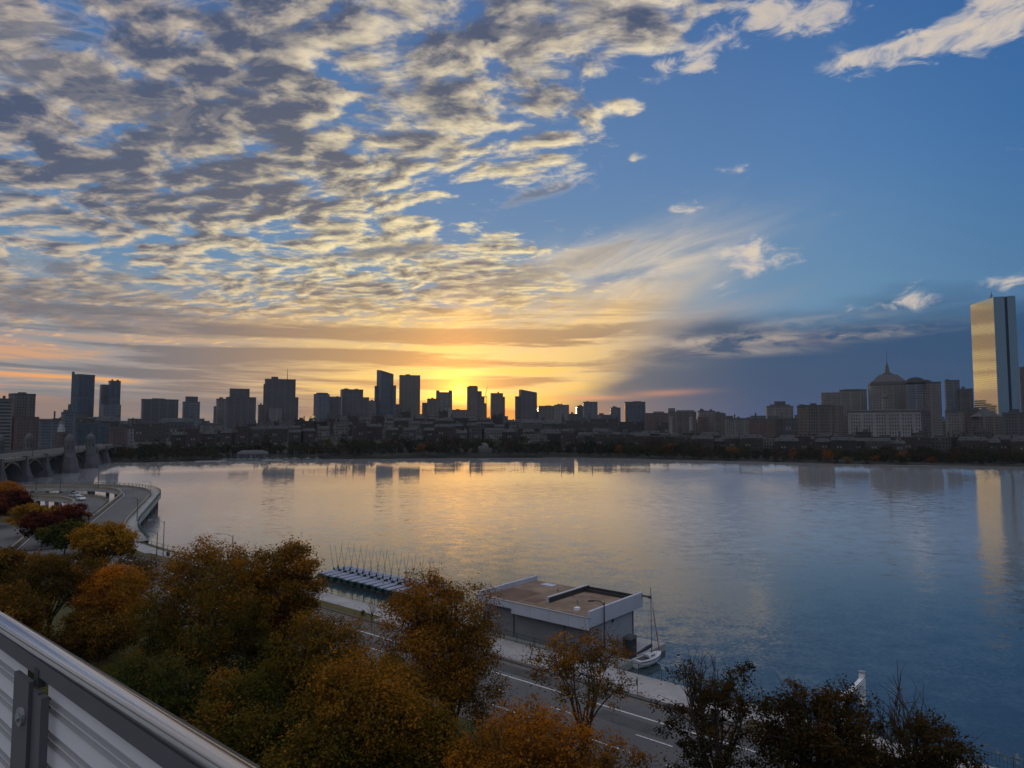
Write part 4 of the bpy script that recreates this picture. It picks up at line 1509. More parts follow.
def elevated_road(label, ctrl, hw, over_water, walk=0.0):
    path = smooth_path(ctrl, 70)
    p0 = path[0]
    root = empty('elevated_road', p0)
    tag(root, label, 'road bridge')
    loc = [(p[0] - p0[0], p[1] - p0[1], p[2] - p0[2]) for p in path]
    mb = MB()
    ribbon(loc, hw, -hw - walk, -1.1, 0.0, mb)
    mb.build('deck', M['concrete'], root)
    mb = MB()
    ribbon(loc, hw - 0.5, -hw + 0.3, None, 0.012, mb)
    mb.build('roadway', M['asphalt'], root)
    mb = MB()
    ribbon(loc, hw - 0.9, hw - 1.05, None, 0.02, mb)
    pts = along(loc, 9.0)
    for (x, y, z, h) in pts:
        mb.face([(x + a * math.cos(h) - b * math.sin(h), y + a * math.sin(h) + b * math.cos(h), z + 0.02) for a, b in ((0, -.1), (3.2, -.1), (3.2, .1), (0, .1))])
    mb.build('lane_marking', M['road_paint'], root)
    mb = MB()
    ribbon(loc, hw, hw - 0.45, 0.0, 0.95, mb)
    mb.build('parapet', M['tan_concrete'], root)
    mb = MB()
    ribbon(loc, -hw + 0.25, -hw - 0.1, 0.0, 0.75, mb)
    mb.build('parapet', M['tan_concrete'], root)
    # railing on the water side
    mb = MB()
    for dz in (0.45, 0.8, 1.15):
        ribbon(loc, -hw - walk + 0.16, -hw - walk + 0.06, dz, dz + 0.07, mb)
    for (x, y, z, h) in along(loc, 2.2):
        ox = -(-hw - walk + 0.11) * math.sin(h)
        oy = (-hw - walk + 0.11) * math.cos(h)
        mb.box((x + ox, y + oy, z + 0.6), (0.14, 0.14, 1.2), h)
    mb.build('railing', M['green_metal'], root)
    for (x, y, z, h) in along(loc, 10.0):
        for off in (hw - 1.2, -hw - walk + 1.2):
            mb = MB()
            ox, oy = -off * math.sin(h), off * math.cos(h)
            zt = z - 1.1
            zb = -p0[2] - 2.0
            if zt - zb < 2.5:
                continue
            mb.box((x + ox, y + oy, (zt + zb) / 2), (0.9, 0.9, zt - zb), h)
            mb.build('column', M['dark_concrete'], root)
    return path


M['tan_concrete'] = paint('tan_concrete', (0.25, 0.205, 0.155), 0.85, var=0.2, scale=0.2)
M['dark_concrete'] = paint('dark_concrete', (0.10, 0.10, 0.10), 0.9, var=0.25, scale=0.3)


def pz(u, v, z):
    q = atz(u, v, z)
    return (float(q[0]), float(q[1]), z)


OUTER = elevated_road('outer elevated road curving over the river behind the yellow trees',
                      [P(168, 60.5, 2.2), pz(104, 527, 3.0), pz(118, 512, 4.0), pz(131, 500, 4.8), pz(136, 493.8, 5.2), pz(126, 489.5, 5.4), pz(98, 487.2, 5.4), pz(60, 487, 5.4), pz(20, 487.5, 5.4), pz(-40, 489, 5.0)], 4.6, True, 3.0)
INNER = elevated_road('inner lower road inside the curve carrying two white cars',
                      [P(172, 48.0, 2.2), pz(62, 526, 2.6), pz(84, 510, 3.2), pz(91, 502.5, 3.6), pz(80, 498.5, 3.8), pz(52, 496.5, 3.8), pz(20, 496.5, 3.8), pz(-40, 498, 3.6)], 5.0, True)


# ------------------------------------------------------------------ cars
def car_mesh(root, body_mat):
    prof = [(-2.2, 0.35), (-2.25, 0.75), (-2.05, 0.98), (-1.1, 1.02), (1.0, 1.0), (2.05, 0.85), (2.25, 0.6), (2.2, 0.35)]
    mb = MB()
    rings = []
    for y, k in ((-0.88, 0.96), (-0.82, 1.0), (0.82, 1.0), (0.88, 0.96)):
        rings.append([(x * k, y, z) for x, z in prof])
    mb.loft(rings)
    b = mb.build('body', body_mat, root)
    mb = MB()
    cab = [(-1.75, 0.98), (-1.25, 1.44), (0.25, 1.46), (1.05, 0.98)]
    mb.loft([[(x, y * (0.86 if z > 1.2 else 1.0), z) for x, z in cab] for y in (-0.8, 0.8)])
    mb.build('cabin_glass', M['glass_dark'], root)
    mb = MB()
    mb.box((-0.5, 0, 1.475), (1.5, 1.3, 0.05))
    mb.build('roof', body_mat, root)
    for x in (-1.35, 1.4):
        for y in (-0.8, 0.8):
            mb = MB()
            mb.tube([(x, y - 0.1, 0.33), (x, y + 0.1, 0.33)], 0.33, 12)
            w = mb.build('wheel', M['black'], root)
            mb = MB()
            sg = 1 if y > 0 else -1
            mb.tube([(x, y + sg * 0.1, 0.33), (x, y + sg * 0.115, 0.33)], 0.2, 10)
            mb.build('rim', M['steel'], w)
    for y in (-0.62, 0.62):
        mb = MB()
        mb.box((2.2, y, 0.68), (0.1, 0.34, 0.14))
        mb.build('headlight', M['white_paint'], root)


def on_path(path, u):
    """place on a path seen at bearing u, nearest one"""
    best = min(((abs(p[0] / p[1] - (u - 512) / FPX), i) for i, p in enumerate(path) if 2 < i < len(path) - 3), key=lambda q: q[0])[1]
    a, b = path[best], path[best + 1]
    return path[best], math.atan2(b[1] - a[1], b[0] - a[0])


M['car_white'] = paint('white_car_paint', (0.72, 0.72, 0.74), 0.25, var=0.03, spec=0.6)
M['car_silver'] = paint('silver_car_paint', (0.45, 0.46, 0.48), 0.25, var=0.03, spec=0.6)
for (u, off, bm, lab) in ((75, -1.6, 'car_silver', 'silver car on the inner curved road, left of two cars'), (90, 1.6, 'car_white', 'white car on the inner curved road, right of two cars')):
    far = [p for p in INNER if p[1] > 225 and p[0] / p[1] < (95 - 512) / FPX]
    i = min(range(1, len(far) - 1), key=lambda k: abs(far[k][0] / far[k][1] - (u - 512) / FPX))
    p, q = far[i], far[i + 1]
    h = math.atan2(q[1] - p[1], q[0] - p[0])
    root = empty('parked_car' if False else 'car', (p[0] - off * math.sin(h), p[1] + off * math.cos(h), p[2] + 0.02), h + math.pi)
    tag(root, lab, 'car', 'cars on the curved road')
    car_mesh(root, M[bm])


# ------------------------------------------------------------------ street lamps
def street_lamp(x, y, z, h, arm, heading, label, mat='steel', group='street lamps by the drive'):
    root = empty('street_lamp', (x, y, z), heading)
    tag(root, label, 'lamp', group)
    mb = MB()
    mb.tube([(0, 0, 0), (0, 0, 0.5)], [0.22, 0.2], 8)
    mb.build('base', M['concrete'], root)
    mb = MB()
    mb.tube([(0, 0, 0.45), (0, 0, h)], [0.11, 0.07], 8)
    mb.build('pole', M[mat], root)
    mb = MB()
    mb.tube([(0, 0, h - 0.4), (arm * 0.35, 0, h + 0.1), (arm, 0, h + 0.25)], [0.06, 0.05, 0.04], 6)
    mb.build('arm', M[mat], root)
    mb = MB()
    mb.loft([[(arm + dx, wy * 0.14, h + 0.2 + wz * 0.07) for wy, wz in ((-1, -1), (1, -1), (0.7, 1), (-0.7, 1))] for dx, in ((-0.1,), (0.6,))])
    mb.build('lamp_head', M[mat], root)


def lamp_at(u, vb, z, vt, heading, arm, label, mat='steel'):
    q = atz(u, vb, z)
    h = float(aty(u, vt, q[1])[2]) - z
    street_lamp(float(q[0]), float(q[1]), z, h, arm, heading, label, mat)


LEFT = math.pi
lamp_at(163, 561, 2, 521, LEFT, 2.6, 'tall grey lamp with a left arm on the river walk by the curved road')
lamp_at(156.5, 560, 2, 532, LEFT, 3.4, 'dark green lamp with a long flat arm near the curved road end', 'green_metal')
lamp_at(232, 574, 2, 535, LEFT, 2.4, 'lamp with a left arm rising above the brown orange tree')
lamp_at(150.5, 496, 5.2, 482, LEFT, 2.2, 'lamp on the outer curve of the elevated road over the water')
lamp_at(98, 490, 5.4, 468, LEFT, 2.0, 'tallest lamp on the far side of the curved road', 'dark_metal')
lamp_at(36, 492, 5.4, 481, LEFT, 1.2, 'short lamp at the far left of the curved road', 'dark_metal')
lamp_at(60, 492, 5.4, 479, LEFT, 1.2, 'second lamp from the left on the curved road', 'dark_metal')
lamp_at(137, 521, 4, 499, LEFT, 0.6, 'thin pole on the walkway inside the road curve', 'dark_metal')
lamp_at(604.6, 655, GZ, 602, math.radians(190), 1.3, 'wooden pole lamp at the near corner of the grey boathouse', 'bark')

# small signs by the drive
def sign_post(u, vb, vt, label, w=0.45, h=0.6):
    q = atz(u, vb, GZ + 0.13)
    zt = float(aty(u, vt, q[1])[2]) - GZ
    root = empty('road_sign', (float(q[0]), float(q[1]), GZ + 0.1), ROAD_RZ)
    tag(root, label, 'sign')
    mb = MB()
    mb.tube([(0, 0, 0), (0, 0, zt)], 0.04, 6)
    mb.build('post', M['steel'], root)
    mb = MB()
    mb.box((0.05, 0, zt - h / 2), (0.02, w, h))
    mb.build('sign_panel', M['steel'], root)


sign_post(637.5, 696, 680, 'thin grey sign post on the pavement in front of the sailboat')
sign_post(310.8, 643, 621, 'grey sign post at the drive kerb beside the small bare tree', 0.3, 0.5)

# two walkers' worth of street furniture by the river walk: green control box and bin
q = atz(168, 557, 2)
root = empty('litter_bin', (float(q[0]), float(q[1]), GZ))
tag(root, 'dark litter bin on the river walk beside the tall grey lamp', 'bin')
mb = MB()
mb.revolve((0, 0, 0), [(0.28, 0), (0.34, 0.8), (0.36, 0.95), (0.30, 1.0)], 12)
mb.build('bin_body', M['dark_metal'], root)
mb = MB()
mb.revolve((0, 0, 1.0), [(0.34, 0), (0.30, 0.12), (0.05, 0.2)], 12)
mb.build('bin_lid', M['green_metal'], root)


# ------------------------------------------------------------------ fence along the river wall
def fence(s0, s1, t, label, z=GZ + 0.0, h=1.1, mesh=True):
    a = P(s0, t)
    root = empty('river_fence', (a[0], a[1], z), ROAD_RZ)
    tag(root, label, 'fence', 'green fences along the river wall')
    L = s1 - s0
    mb = MB()
    for zz in (0.15, h * 0.55, h):
        mb.tube([(0, 0, zz), (L, 0, zz)], 0.03 if zz == h else 0.018, 6)
    mb.build('rail', M['green_metal'], root)
    if mesh:
        mb = MB()
        x = 0.2
        while x < L:
            mb.box((x, 0, h * 0.56), (0.025, 0.015, h * 0.84))
            x += 0.24
        mb.build('picket_panel', M['green_metal'], root)
    n = max(2, int(L / 2.6))
    first = None
    for i in range(n + 1):
        if first is None:
            mb = MB()
            mb.tube([(0, 0, 0), (0, 0, h + 0.08)], 0.045, 6)
            o = mb.build('post', M['green_metal'], root)
            first = o
        else:
            o = first.copy()
            COL.objects.link(o)
            o.parent = root
        o.location = (L * i / n, 0, 0)


fence(-8, 42.4, 64.85, 'green picket river fence right of the grey boathouse', GZ + 0.13)
fence(42.8, 62, 64.9, 'green picket river fence in front of the grey boathouse wall', GZ + 0.13)
fence(62.4, 120, 64.85, 'green open railing on the river wall before the row of covered dinghies', GZ + 0.13, 1.0, False)
fence(120.4, 168, 65.0, 'green open railing on the river wall by the tall lamps left of the dinghies', GZ + 0.13, 1.1, False)

# ------------------------------------------------------------------ boathouse, in the riverside frame
M['lilac_wall'] = paint('grey_painted_wall', (0.27, 0.275, 0.315), 0.75, var=0.10, scale=0.35, grime=(0.22, 0.22, 0.23, 1))
M['dark_wall'] = paint('slate_painted_wall', (0.17, 0.17, 0.185), 0.75, var=0.12, scale=0.35)
M['fascia'] = paint('fascia_paint', (0.42, 0.43, 0.50), 0.55, var=0.08, scale=0.5)


def roof_felt():
    m, N, out = new_mat('brown_roof_felt')
    v = obj_coords(N)
    n1 = N.noise(v, 0.22, 6.0, 0.62)
    n2 = N.noise(v, 2.2, 4.0, 0.65)
    c = N.mix(N.ss(0.35, 0.65, n1), (0.175, 0.115, 0.078, 1), (0.285, 0.20, 0.14, 1))
    c = N.mix(N.ss(0.5, 0.72, n2) * 0.35, c, (0.12, 0.085, 0.065, 1))
    sp = N.node('ShaderNodeSeparateXYZ')
    N.put(sp.inputs[0], v)
    seam = N.math('LESS_THAN', N.math('FRACT', S(N, sp.outputs[0]) / 1.9), 0.03)
    c = N.mix(seam * 0.35, c, (0.09, 0.07, 0.055, 1))
    stain = N.ss(0.60, 0.66, N.noise(v, 0.4, 3.0, 0.5, 0.4))
    c = N.mix(stain * 0.55, c, (0.085, 0.05, 0.038, 1))
    principled(N, out, c, 0.8, 0.0, 0.3)
    return m


M['felt'] = roof_felt()
M['felt_patch'] = paint('old_roof_felt', (0.125, 0.075, 0.052), 0.85, var=0.3, scale=0.5)


def boathouse():
    o = P(44.1, 66.4)
    root = empty('boathouse', (o[0], o[1], 0.0), ROAD_RZ)
    tag(root, 'low grey boathouse with a flat brown roof and white fascia on the river edge', 'boathouse')
    # local: x = along s (away to the left), y = NEGATIVE t  -> helper w() maps (s, t) offsets
    def w(s, t):
        return (s, -t)

    def bx(mb, s0, s1, t0, t1, z0, z1, mi=0, mi_top=None):
        mb.prism([w(s0, t0), w(s1, t0), w(s1, t1), w(s0, t1)], z0, z1, mi=mi, mi_top=mi_top)
    mb = MB()
    bx(mb, 0, 16.2, 0, 9.6, 0.6, 6.15)
    mb.build('wall', M['lilac_wall'], root)
    # darker road-side wall, set a little proud
    mb = MB()
    bx(mb, 0.15, 14.2, -0.06, 0.0, 0.9, 5.3)
    mb.build('road_wall', M['dark_wall'], root)
    # roof slab
    mb = MB()
    bx(mb, -0.05, 16.4, -0.75, 11.0, 6.2, 6.5)
    mb.build('roof', M['felt'], root)
    # fascia along the road: deep on the right two thirds, thin on the left
    mb = MB()
    bx(mb, -0.35, 11.0, -1.02, -0.76, 5.3, 6.62)
    bx(mb, 11.005, 16.75, -1.02, -0.76, 5.85, 6.62)
    mb.build('road_fascia', M['fascia'], root)
    # tall upstand on the near gable
    mb = MB()
    bx(mb, -0.4, -0.06, -0.755, 11.2, 5.55, 7.35)
    mb.build('gable_fascia', M['fascia'], root)
    mb = MB()
    bx(mb, -0.055, 0.10, -0.5, 11.1, 6.51, 7.30)
    mb.build('upstand_lining', M['dark_metal'], root)
    # upstand on the far gable
    mb = MB()
    bx(mb, 16.405, 16.75, -0.755, 11.2, 5.8, 7.1)
    mb.build('gable_fascia', M['fascia'], root)
    # roof divider and river-side kerb
    mb = MB()
    bx(mb, 7.6, 7.95, 2.2, 11.0, 6.5, 7.15)
    d = mb.build('roof_divider', M['fascia'], root)
    mb = MB()
    bx(mb, 7.45, 7.59, 2.2, 11.0, 6.51, 7.1)
    mb.build('lining', M['dark_metal'], d)
    mb = MB()
    bx(mb, 0.12, 7.4, 10.7, 10.9, 6.51, 7.0)
    bx(mb, 0.12, 7.4, 9.9, 10.0, 6.51, 6.85)
    mb.build('river_kerb', M['dark_metal'], root)
    # roof bits
    mb = MB()
    bx(mb, 2.6, 3.2, 1.2, 1.8, 6.5, 6.85)
    mb.build('roof_vent', M['white_paint'], root)
    mb = MB()
    bx(mb, 12.2, 14.2, 9.0, 10.2, 6.5, 6.62)
    mb.build('skylight', M['fascia'], root)
    # door on the road side with frame, panes
    mb = MB()
    bx(mb, 15.2, 16.6, -0.08, 0.0, 2.1, 4.9)
    dr = mb.build('door', M['steel'], root)
    mb = MB()
    bx(mb, 15.35, 15.8, -0.11, -0.081, 3.0, 4.6)
    bx(mb, 16.0, 16.45, -0.11, -0.081, 3.0, 4.6)
    mb.build('pane', M['glass_dark'], dr)
    # gable vent
    mb = MB()
    bx(mb, -0.12, 0.0, 4.4, 4.75, 5.0, 5.45)
    mb.build('wall_vent', M['dark_metal'], root)
    mb = MB()
    mb.tube([(-0.05, -9.3, 0.8), (-0.05, -9.3, 6.1)], 0.05, 6)
    mb.build('drainpipe', M['dark_metal'], root)
    mb = MB()
    mb.tube([(-0.2, -11.0, 7.0), (-1.3, -11.2, 6.9)], 0.12, 6)
    mb.box((-1.4, -11.2, 6.9), (0.35, 0.3, 0.3))
    mb.build('flood_lamp', M['dark_metal'], root)
    # joints and gutter along the road fascia, downpipes and a bulkhead lamp on the road wall
    for x in (2.4, 5.2, 8.0, 13.0, 15.0):
        mb = MB()
        bx(mb, x, x + 0.03, -1.028, -1.021, 5.32 if x < 11 else 5.87, 6.60)
        mb.build('fascia_joint', M['dark_wall'], root)
    mb = MB()
    bx(mb, -0.42, 16.78, -1.06, -0.74, 6.622, 6.68)
    mb.build('fascia_capping', M['steel'], root)
    for x in (3.6, 11.3):
        mb = MB()
        mb.tube([(x, 0.13, 0.9), (x, 0.13, 5.28)], 0.05, 6)
        mb.build('drainpipe', M['dark_metal'], root)
    mb = MB()
    bx(mb, 13.6, 13.85, -0.2, -0.061, 4.2, 4.45)
    mb.build('wall_lamp', M['white_paint'], root)
    # patched felt, a hatch and a vent pipe on the roof
    for q in ((11.2, 15.9, 0.2, 5.4), (8.6, 10.6, 1.0, 3.2)):
        mb = MB()
        bx(mb, *q, 6.504, 6.512)
        mb.build('roof_patch', M['felt_patch'], root)
    for x, y in ((4.6, -4.0), (10.2, -7.6)):
        mb = MB()
        mb.tube([(x, y, 6.5), (x, y, 7.0)], 0.08, 8)
        mb.build('vent_pipe', M['steel'], root)
    # thin conduits across the gable
    mb = MB()
    mb.tube([(-0.03, -1.2, 2.6), (-0.03, -3.0, 3.6), (-0.03, -5.0, 5.2)], 0.025, 5)
    mb.tube([(-0.03, -2.4, 2.2), (-0.03, -3.6, 3.1), (-0.03, -6.4, 4.6)], 0.025, 5)
    mb.build('conduit', M['dark_wall'], root)


boathouse()

# platform under it and the low quay on the near side
mb = MB()
mb.prism([P(41.9, 65.25), P(62.5, 65.25), P(62.5, 80), P(41.9, 80)], -2.0, 0.85)
mb.prism([P(42.4, 65.26), P(62.5, 65.26), P(62.5, 66.3), P(42.4, 66.3)], 0.86, GZ + 0.12)
tag(mb.build('quay', M['concrete']), kind='structure')

# utility box by the gable
o = P(42.7, 72.6)
root = empty('utility_box', (o[0], o[1], 0.85), ROAD_RZ)
tag(root, 'dark utility cabinet with a pitched lid against the boathouse gable', 'cabinet')
mb = MB()
mb.box((0, 0, 1.1), (1.0, 1.5, 2.2))
mb.build('cabinet_body', M['dark_wall2'] if 'dark_wall2' in M else M['dark_metal'], root)
mb = MB()
mb.prism([(-.6, -.85), (.6, -.85), (.6, .85), (-.6, .85)], 2.2, 2.5, poly_top=[(-.45, -.7), (.45, -.7), (.45, .7), (-.45, .7)])
mb.build('cabinet_lid', M['roof_dark'], root)
mb = MB()
mb.box((-0.51, 0, 1.1), (0.03, 1.2, 1.8))
mb.build('cabinet_door', M['dark_metal'], root)

# antenna mast with a bracket at the far left corner of the roof
o = P(61.6, 67.0)
root = empty('hoist_arm', (o[0], o[1], 0.85), ROAD_RZ)
tag(root, 'small steel hoist post with an arm at the far left roof corner', 'hoist')
mb = MB()
mb.tube([(0, 0, 0), (0, 0, 6.9)], 0.09, 8)
mb.build('post', M['steel'], root)
mb = MB()
mb.tube([(0, 0, 6.6), (-2.6, -1.2, 6.3)], 0.07, 6)
mb.tube([(0, 0, 5.6), (-1.6, -0.7, 6.4)], 0.05, 6)
mb.build('arm', M['steel'], root)


# ------------------------------------------------------------------ floating dock with covered dinghies
mb = MB()
mb.prism([P(80, 76.2), P(112.5, 76.2), P(112.5, 83.0), P(80, 83.0)], -0.3, 0.25)
tag(mb.build('dock', M['dock_wood'] if 'dock_wood' in M else paint('dock_boards', (0.13, 0.12, 0.105), 0.9, var=0.3, scale=0.8)), kind='structure')

M['boat_cover'] = paint('boat_cover_canvas', (0.27, 0.29, 0.37), 0.8, var=0.10, scale=1.2)
M['boat_green'] = paint('green_boat_hull', (0.012, 0.075, 0.052), 0.4, var=0.1)
M['spar'] = paint('spar', (0.15, 0.13, 0.115), 0.5, 0.2, var=0.1)


def hull_rings(L, B, D, z0, sheer=0.12, n=9, bow_pow=0.55, transom=0.75, m=9):
    rings = []
    for i in range(n):
        f = i / (n - 1)                       # 0 transom .. 1 bow
        hw = B / 2 * (transom + (1 - transom) * math.sin(min(1, f / 0.45) * math.pi / 2)) if f < 0.45 else B / 2 * max(0.03, (1 - ((f - 0.45) / 0.55) ** 2) ** bow_pow)
        dep = D * (1 - 0.55 * max(0, (f - 0.6) / 0.4) ** 2)
        sh = sheer * ((f - 0.4) ** 2) * 4
        x = -L / 2 + L * f
        r = []
        for k in range(m):
            a = math.pi * k / (m - 1)
            yy = -math.cos(a) * hw
            zz = -math.sin(a) ** 0.7 * dep if 0 < k < m - 1 else 0.0
            r.append((x, yy, z0 + D + sh + zz))
        rings.append(r)
    return rings


def dinghy():
    root = empty('dinghy', (0, 0, 0))
    L, B = 3.9, 1.4
    mb = MB()
    mb.loft(hull_rings(L, B, 0.75, 0.30), close=True)
    h = mb.build('hull', M['boat_green'], root)
    # canvas tent over the cockpit, ridge to the boom
    mb = MB()
    rings = []
    for i, f in enumerate((0.0, 0.08, 0.25, 0.5, 0.72, 0.8)):
        x = -L / 2 - 0.05 + L * f
        hw = (B / 2 + 0.02) * (0.86 if f < 0.05 else (1.0 if f < 0.6 else 0.92))
        ridge = 1.26 + 0.16 * f
        rings.append([(x, -hw, 1.04), (x, -hw, 1.12), (x, -hw * 0.5, (1.12 + ridge) / 2 + 0.02), (x, 0, ridge), (x, hw * 0.5, (1.12 + ridge) / 2 + 0.02), (x, hw, 1.12), (x, hw, 1.04)])
    mb.loft(rings)
    mb.build('cover', M['boat_cover'], root)
    mb = MB()
    rings = []
    for f, hw in ((0.82, 0.68), (0.92, 0.50), (0.99, 0.2)):
        x = -L / 2 + L * f
        rings.append([(x, -hw, 1.12), (x, 0, 1.22), (x, hw, 1.12)])
    mb.loft(rings, close=False, caps=False)
    mb.build('foredeck', M['boat_cover'], root)
    mx = -L / 2 + L * 0.80
    mb = MB()
    mb.tube([(mx, 0, 0.7), (mx - 1.05, 0, 6.3)], [0.038, 0.022], 6)
    mast = mb.build('mast', M['spar'], root)
    mb = MB()
    mb.tube([(mx, 0, 0.95), (mx - 0.1, 0, 1.75)], [0.22, 0.13], 7)
    mb.build('mast_boot', M['black'], mast)
    mb = MB()
    mb.tube([(mx - 0.46, -0.30, 3.15), (mx - 0.46, 0.30, 3.15)], 0.03, 5)
    mb.build('spreader', M['spar'], mast)
    return root


proto = None
HEAD_RIVER = math.atan2(TX[1], TX[0])
dl = ORD
nb = 15
for row, (tc, head) in enumerate(((77.4, HEAD_RIVER), (81.2, HEAD_RIVER + math.pi))):
    for i in range(nb):
        s = 110.0 - i * 1.93 + (0.9 if row else 0.0)
        if proto is None:
            proto = dinghy()
            o = proto
        else:
            o = copy_tree(proto)
        x, y = P(s, tc + random.uniform(-0.12, 0.12))
        o.location = (x, y, -0.02)
        o.rotation_euler = (random.uniform(-0.02, 0.02), random.uniform(-0.02, 0.02), head + random.uniform(-0.03, 0.03))
        tag(o, 'covered sailing dinghy in the {} row on the dock, {} of the row'.format('front' if row == 0 else 'back', dl[i]), 'dinghy', 'covered dinghies with bare masts on the dock')


# ------------------------------------------------------------------ moored sailing boat
def sailboat():
    q = atz(648.5, 664, 0.0)
    hd = math.radians(42)
    root = empty('sailboat', (float(q[0]), float(q[1]), 0.0), hd)
    root.scale = (0.88, 0.88, 0.95)
    tag(root, 'white sailing boat with a furled red jib moored beside the boathouse', 'sailboat')
    L, B = 5.4, 1.95
    mb = MB()
    mb.loft(hull_rings(L, B, 1.0, -0.12, sheer=0.16, n=12, m=11))
    mb.build('hull', M['white_hull'], root)
    mb = MB()
    rr = hull_rings(L * 1.005, B * 1.01, 1.0, -0.12, sheer=0.16, n=12, m=11)
    for i in range(len(rr) - 1):
        for sd in (0, -1):
            a, b = rr[i][sd], rr[i + 1][sd]
            q4 = [(a[0], a[1] * 1.012, a[2] - 0.18), (b[0], b[1] * 1.012, b[2] - 0.18), (b[0], b[1] * 1.012, b[2] - 0.10), (a[0], a[1] * 1.012, a[2] - 0.10)]
            mb.face(q4)
    mb.build('stripe', M['navy'], root)
    mb = MB()
    mb.loft([[(x, -w, 0.95), (x, -w * .85, z), (x, w * .85, z), (x, w, 0.95)] for x, w, z in ((-0.5, 0.6, 1.22), (0.6, 0.55, 1.28), (1.5, 0.3, 1.08))])
    c = mb.build('cabin', M['white_hull'], root)
    mb = MB()
    for sgn in (-1, 1):
        mb.box((0.3, sgn * 0.565, 1.12), (0.9, 0.03, 0.12))
    mb.build('window', M['glass_dark'], c)
    mb = MB()
    mb.loft([[(x, -w, 0.90), (x, w, 0.90), (x, w, 0.94), (x, -w, 0.94)] for x, w in ((-2.4, 0.5), (-0.6, 0.62))])
    mb.build('cockpit', M['dark_metal'], root)
    mt = (0.75, 0, 1.2)
    mb = MB()
    mb.tube([mt, (0.70, 0, 9.3)], [0.06, 0.04], 8)
    m_ = mb.build('mast', M['spar'], root)
    mb = MB()
    mb.tube([(0.73, -0.45, 5.2), (0.73, 0.45, 5.2)], 0.025, 5)
    mb.build('spreader', M['spar'], m_)
    mb = MB()
    mb.tube([(0.7, 0, 2.15), (-0.4, 0, 2.0), (-2.3, 0, 1.75)], [0.22, 0.24, 0.12], 8)
    mb.build('sail_cover', M['navy'], root)
    mb = MB()
    mb.tube([(2.45, 0, 1.15), (1.8, 0, 3.8), (1.05, 0, 6.9)], [0.055, 0.065, 0.03], 6)
    mb.build('furled_jib', M['red_cloth'], root)
    mb = MB()
    mb.tube([(2.7, 0, 1.05), (0.72, 0, 8.7)], 0.012, 4)
    mb.tube([(-2.75, 0, 1.05), (0.70, 0, 9.25)], 0.012, 4)
    for sgn in (-1, 1):
        mb.tube([(0.6, sgn * 0.92, 1.0), (0.73, sgn * 0.45, 5.2), (0.71, 0, 8.7)], 0.012, 4)
    mb.build('rigging', M['steel'], root)


M['far_hull'] = paint('weathered_hull', (0.15, 0.155, 0.165), 0.5, var=0.1)
M['white_hull'] = paint('white_gelcoat', (0.58, 0.58, 0.61), 0.25, var=0.04, spec=0.5)
M['navy'] = paint('navy_canvas', (0.02, 0.025, 0.055), 0.7, var=0.2)
M['red_cloth'] = paint('red_cloth', (0.26, 0.055, 0.045), 0.8, var=0.15)
sailboat()

# white gantry over the river wall
q = P(18.6, 77.6)
root = empty('gantry', (q[0], q[1], -0.45), ROAD_RZ)
tag(root, 'white steel gantry with a flat beam standing in the water behind dark leaves', 'gantry')
for y in (0.0, 7.0):
    mb = MB()
    mb.box((0, y, 0.9), (0.5, 0.5, 5.4))
    mb.build('post', M['white_paint'], root)
mb = MB()
mb.box((0, 3.5, 2.75), (0.42, 6.49, 0.6))
mb.build('beam', M['white_paint'], root)
mb = MB()
mb.box((0, 0, 3.65), (0.62, 0.62, 0.08))
mb.build('cap', M['steel'], root)

# small boats and docks on the far shore
mb = MB()
for (x0, x1) in ((205, 236), (258, 285)):
    a, b = aty(x0, 459.5, 585), aty(x1, 459.5, 600)
    mb.prism([(a[0], far_edge(a[0]) - 12), (b[0], far_edge(b[0]) - 12), (b[0], far_edge(b[0]) - 8), (a[0], far_edge(a[0]) - 8)], -0.3, 0.7)
tag(mb.build('far_dock', M['concrete']), kind='structure')


def far_boat():
    root = empty('moored_boat', (0, 0, 0))
    mb = MB()
    mb.loft(hull_rings(8.5, 2.7, 1.3, -0.2, n=9))
    mb.build('hull', M['far_hull'], root)
    mb = MB()
    mb.loft([[(x, -w, 1.1), (x, -w * .8, z), (x, w * .8, z), (x, w, 1.1)] for x, w, z in ((-1.5, 0.95, 2.2), (1.0, 0.9, 2.1), (2.2, 0.5, 1.4))])
    mb.build('cabin', M['far_hull'], root)
    mb = MB()
    mb.tube([(0.6, 0, 1.5), (0.6, 0, 9.5)], [0.08, 0.05], 5)
    mb.build('mast', M['steel'], root)
    return root


fb = None
for i, u in enumerate((226, 233, 239, 246, 252, 258, 268, 279, 287, 296, 309, 318)):
    o = far_boat() if fb is None else copy_tree(fb)
    fb = fb or o
    x = (u - 512) / FPX * 580
    y = far_edge(x) - 6 - (i % 3) * 4
    x = (u - 512) / FPX * y
    o.location = (x, y, 0.0)
    o.rotation_euler = (0, 0, random.uniform(-0.5, 0.5) + (math.pi if i % 2 else 0))
    tag(o, 'small white moored boat off the far shore below the ribbed dark tower, {}'.format(ORD[i]), 'boat', 'white boats moored at the far shore')
# low yacht-club building there
q = (252 - 512) / FPX * 605
root = empty('clubhouse', (q, far_edge(q) + 14, 1.0), 0.3)
tag(root, 'low pale club building with a hipped roof behind the moored boats', 'building')
mb = MB()
mb.box((0, 0, 2.2), (26, 10, 4.4))
mb.build('wall', facade('club_wall', (0.11, 0.115, 0.12, 1), (0.03, 0.035, 0.04, 1), 4.4, 2.2, 0.5, 0.6), root)
mb = MB()
mb.prism([(-13.6, -5.6), (13.6, -5.6), (13.6, 5.6), (-13.6, 5.6)], 4.41, 7.4, poly_top=[(-9, -.4), (9, -.4), (9, .4), (-9, .4)])
mb.build('roof', M['roof_dark'], root)

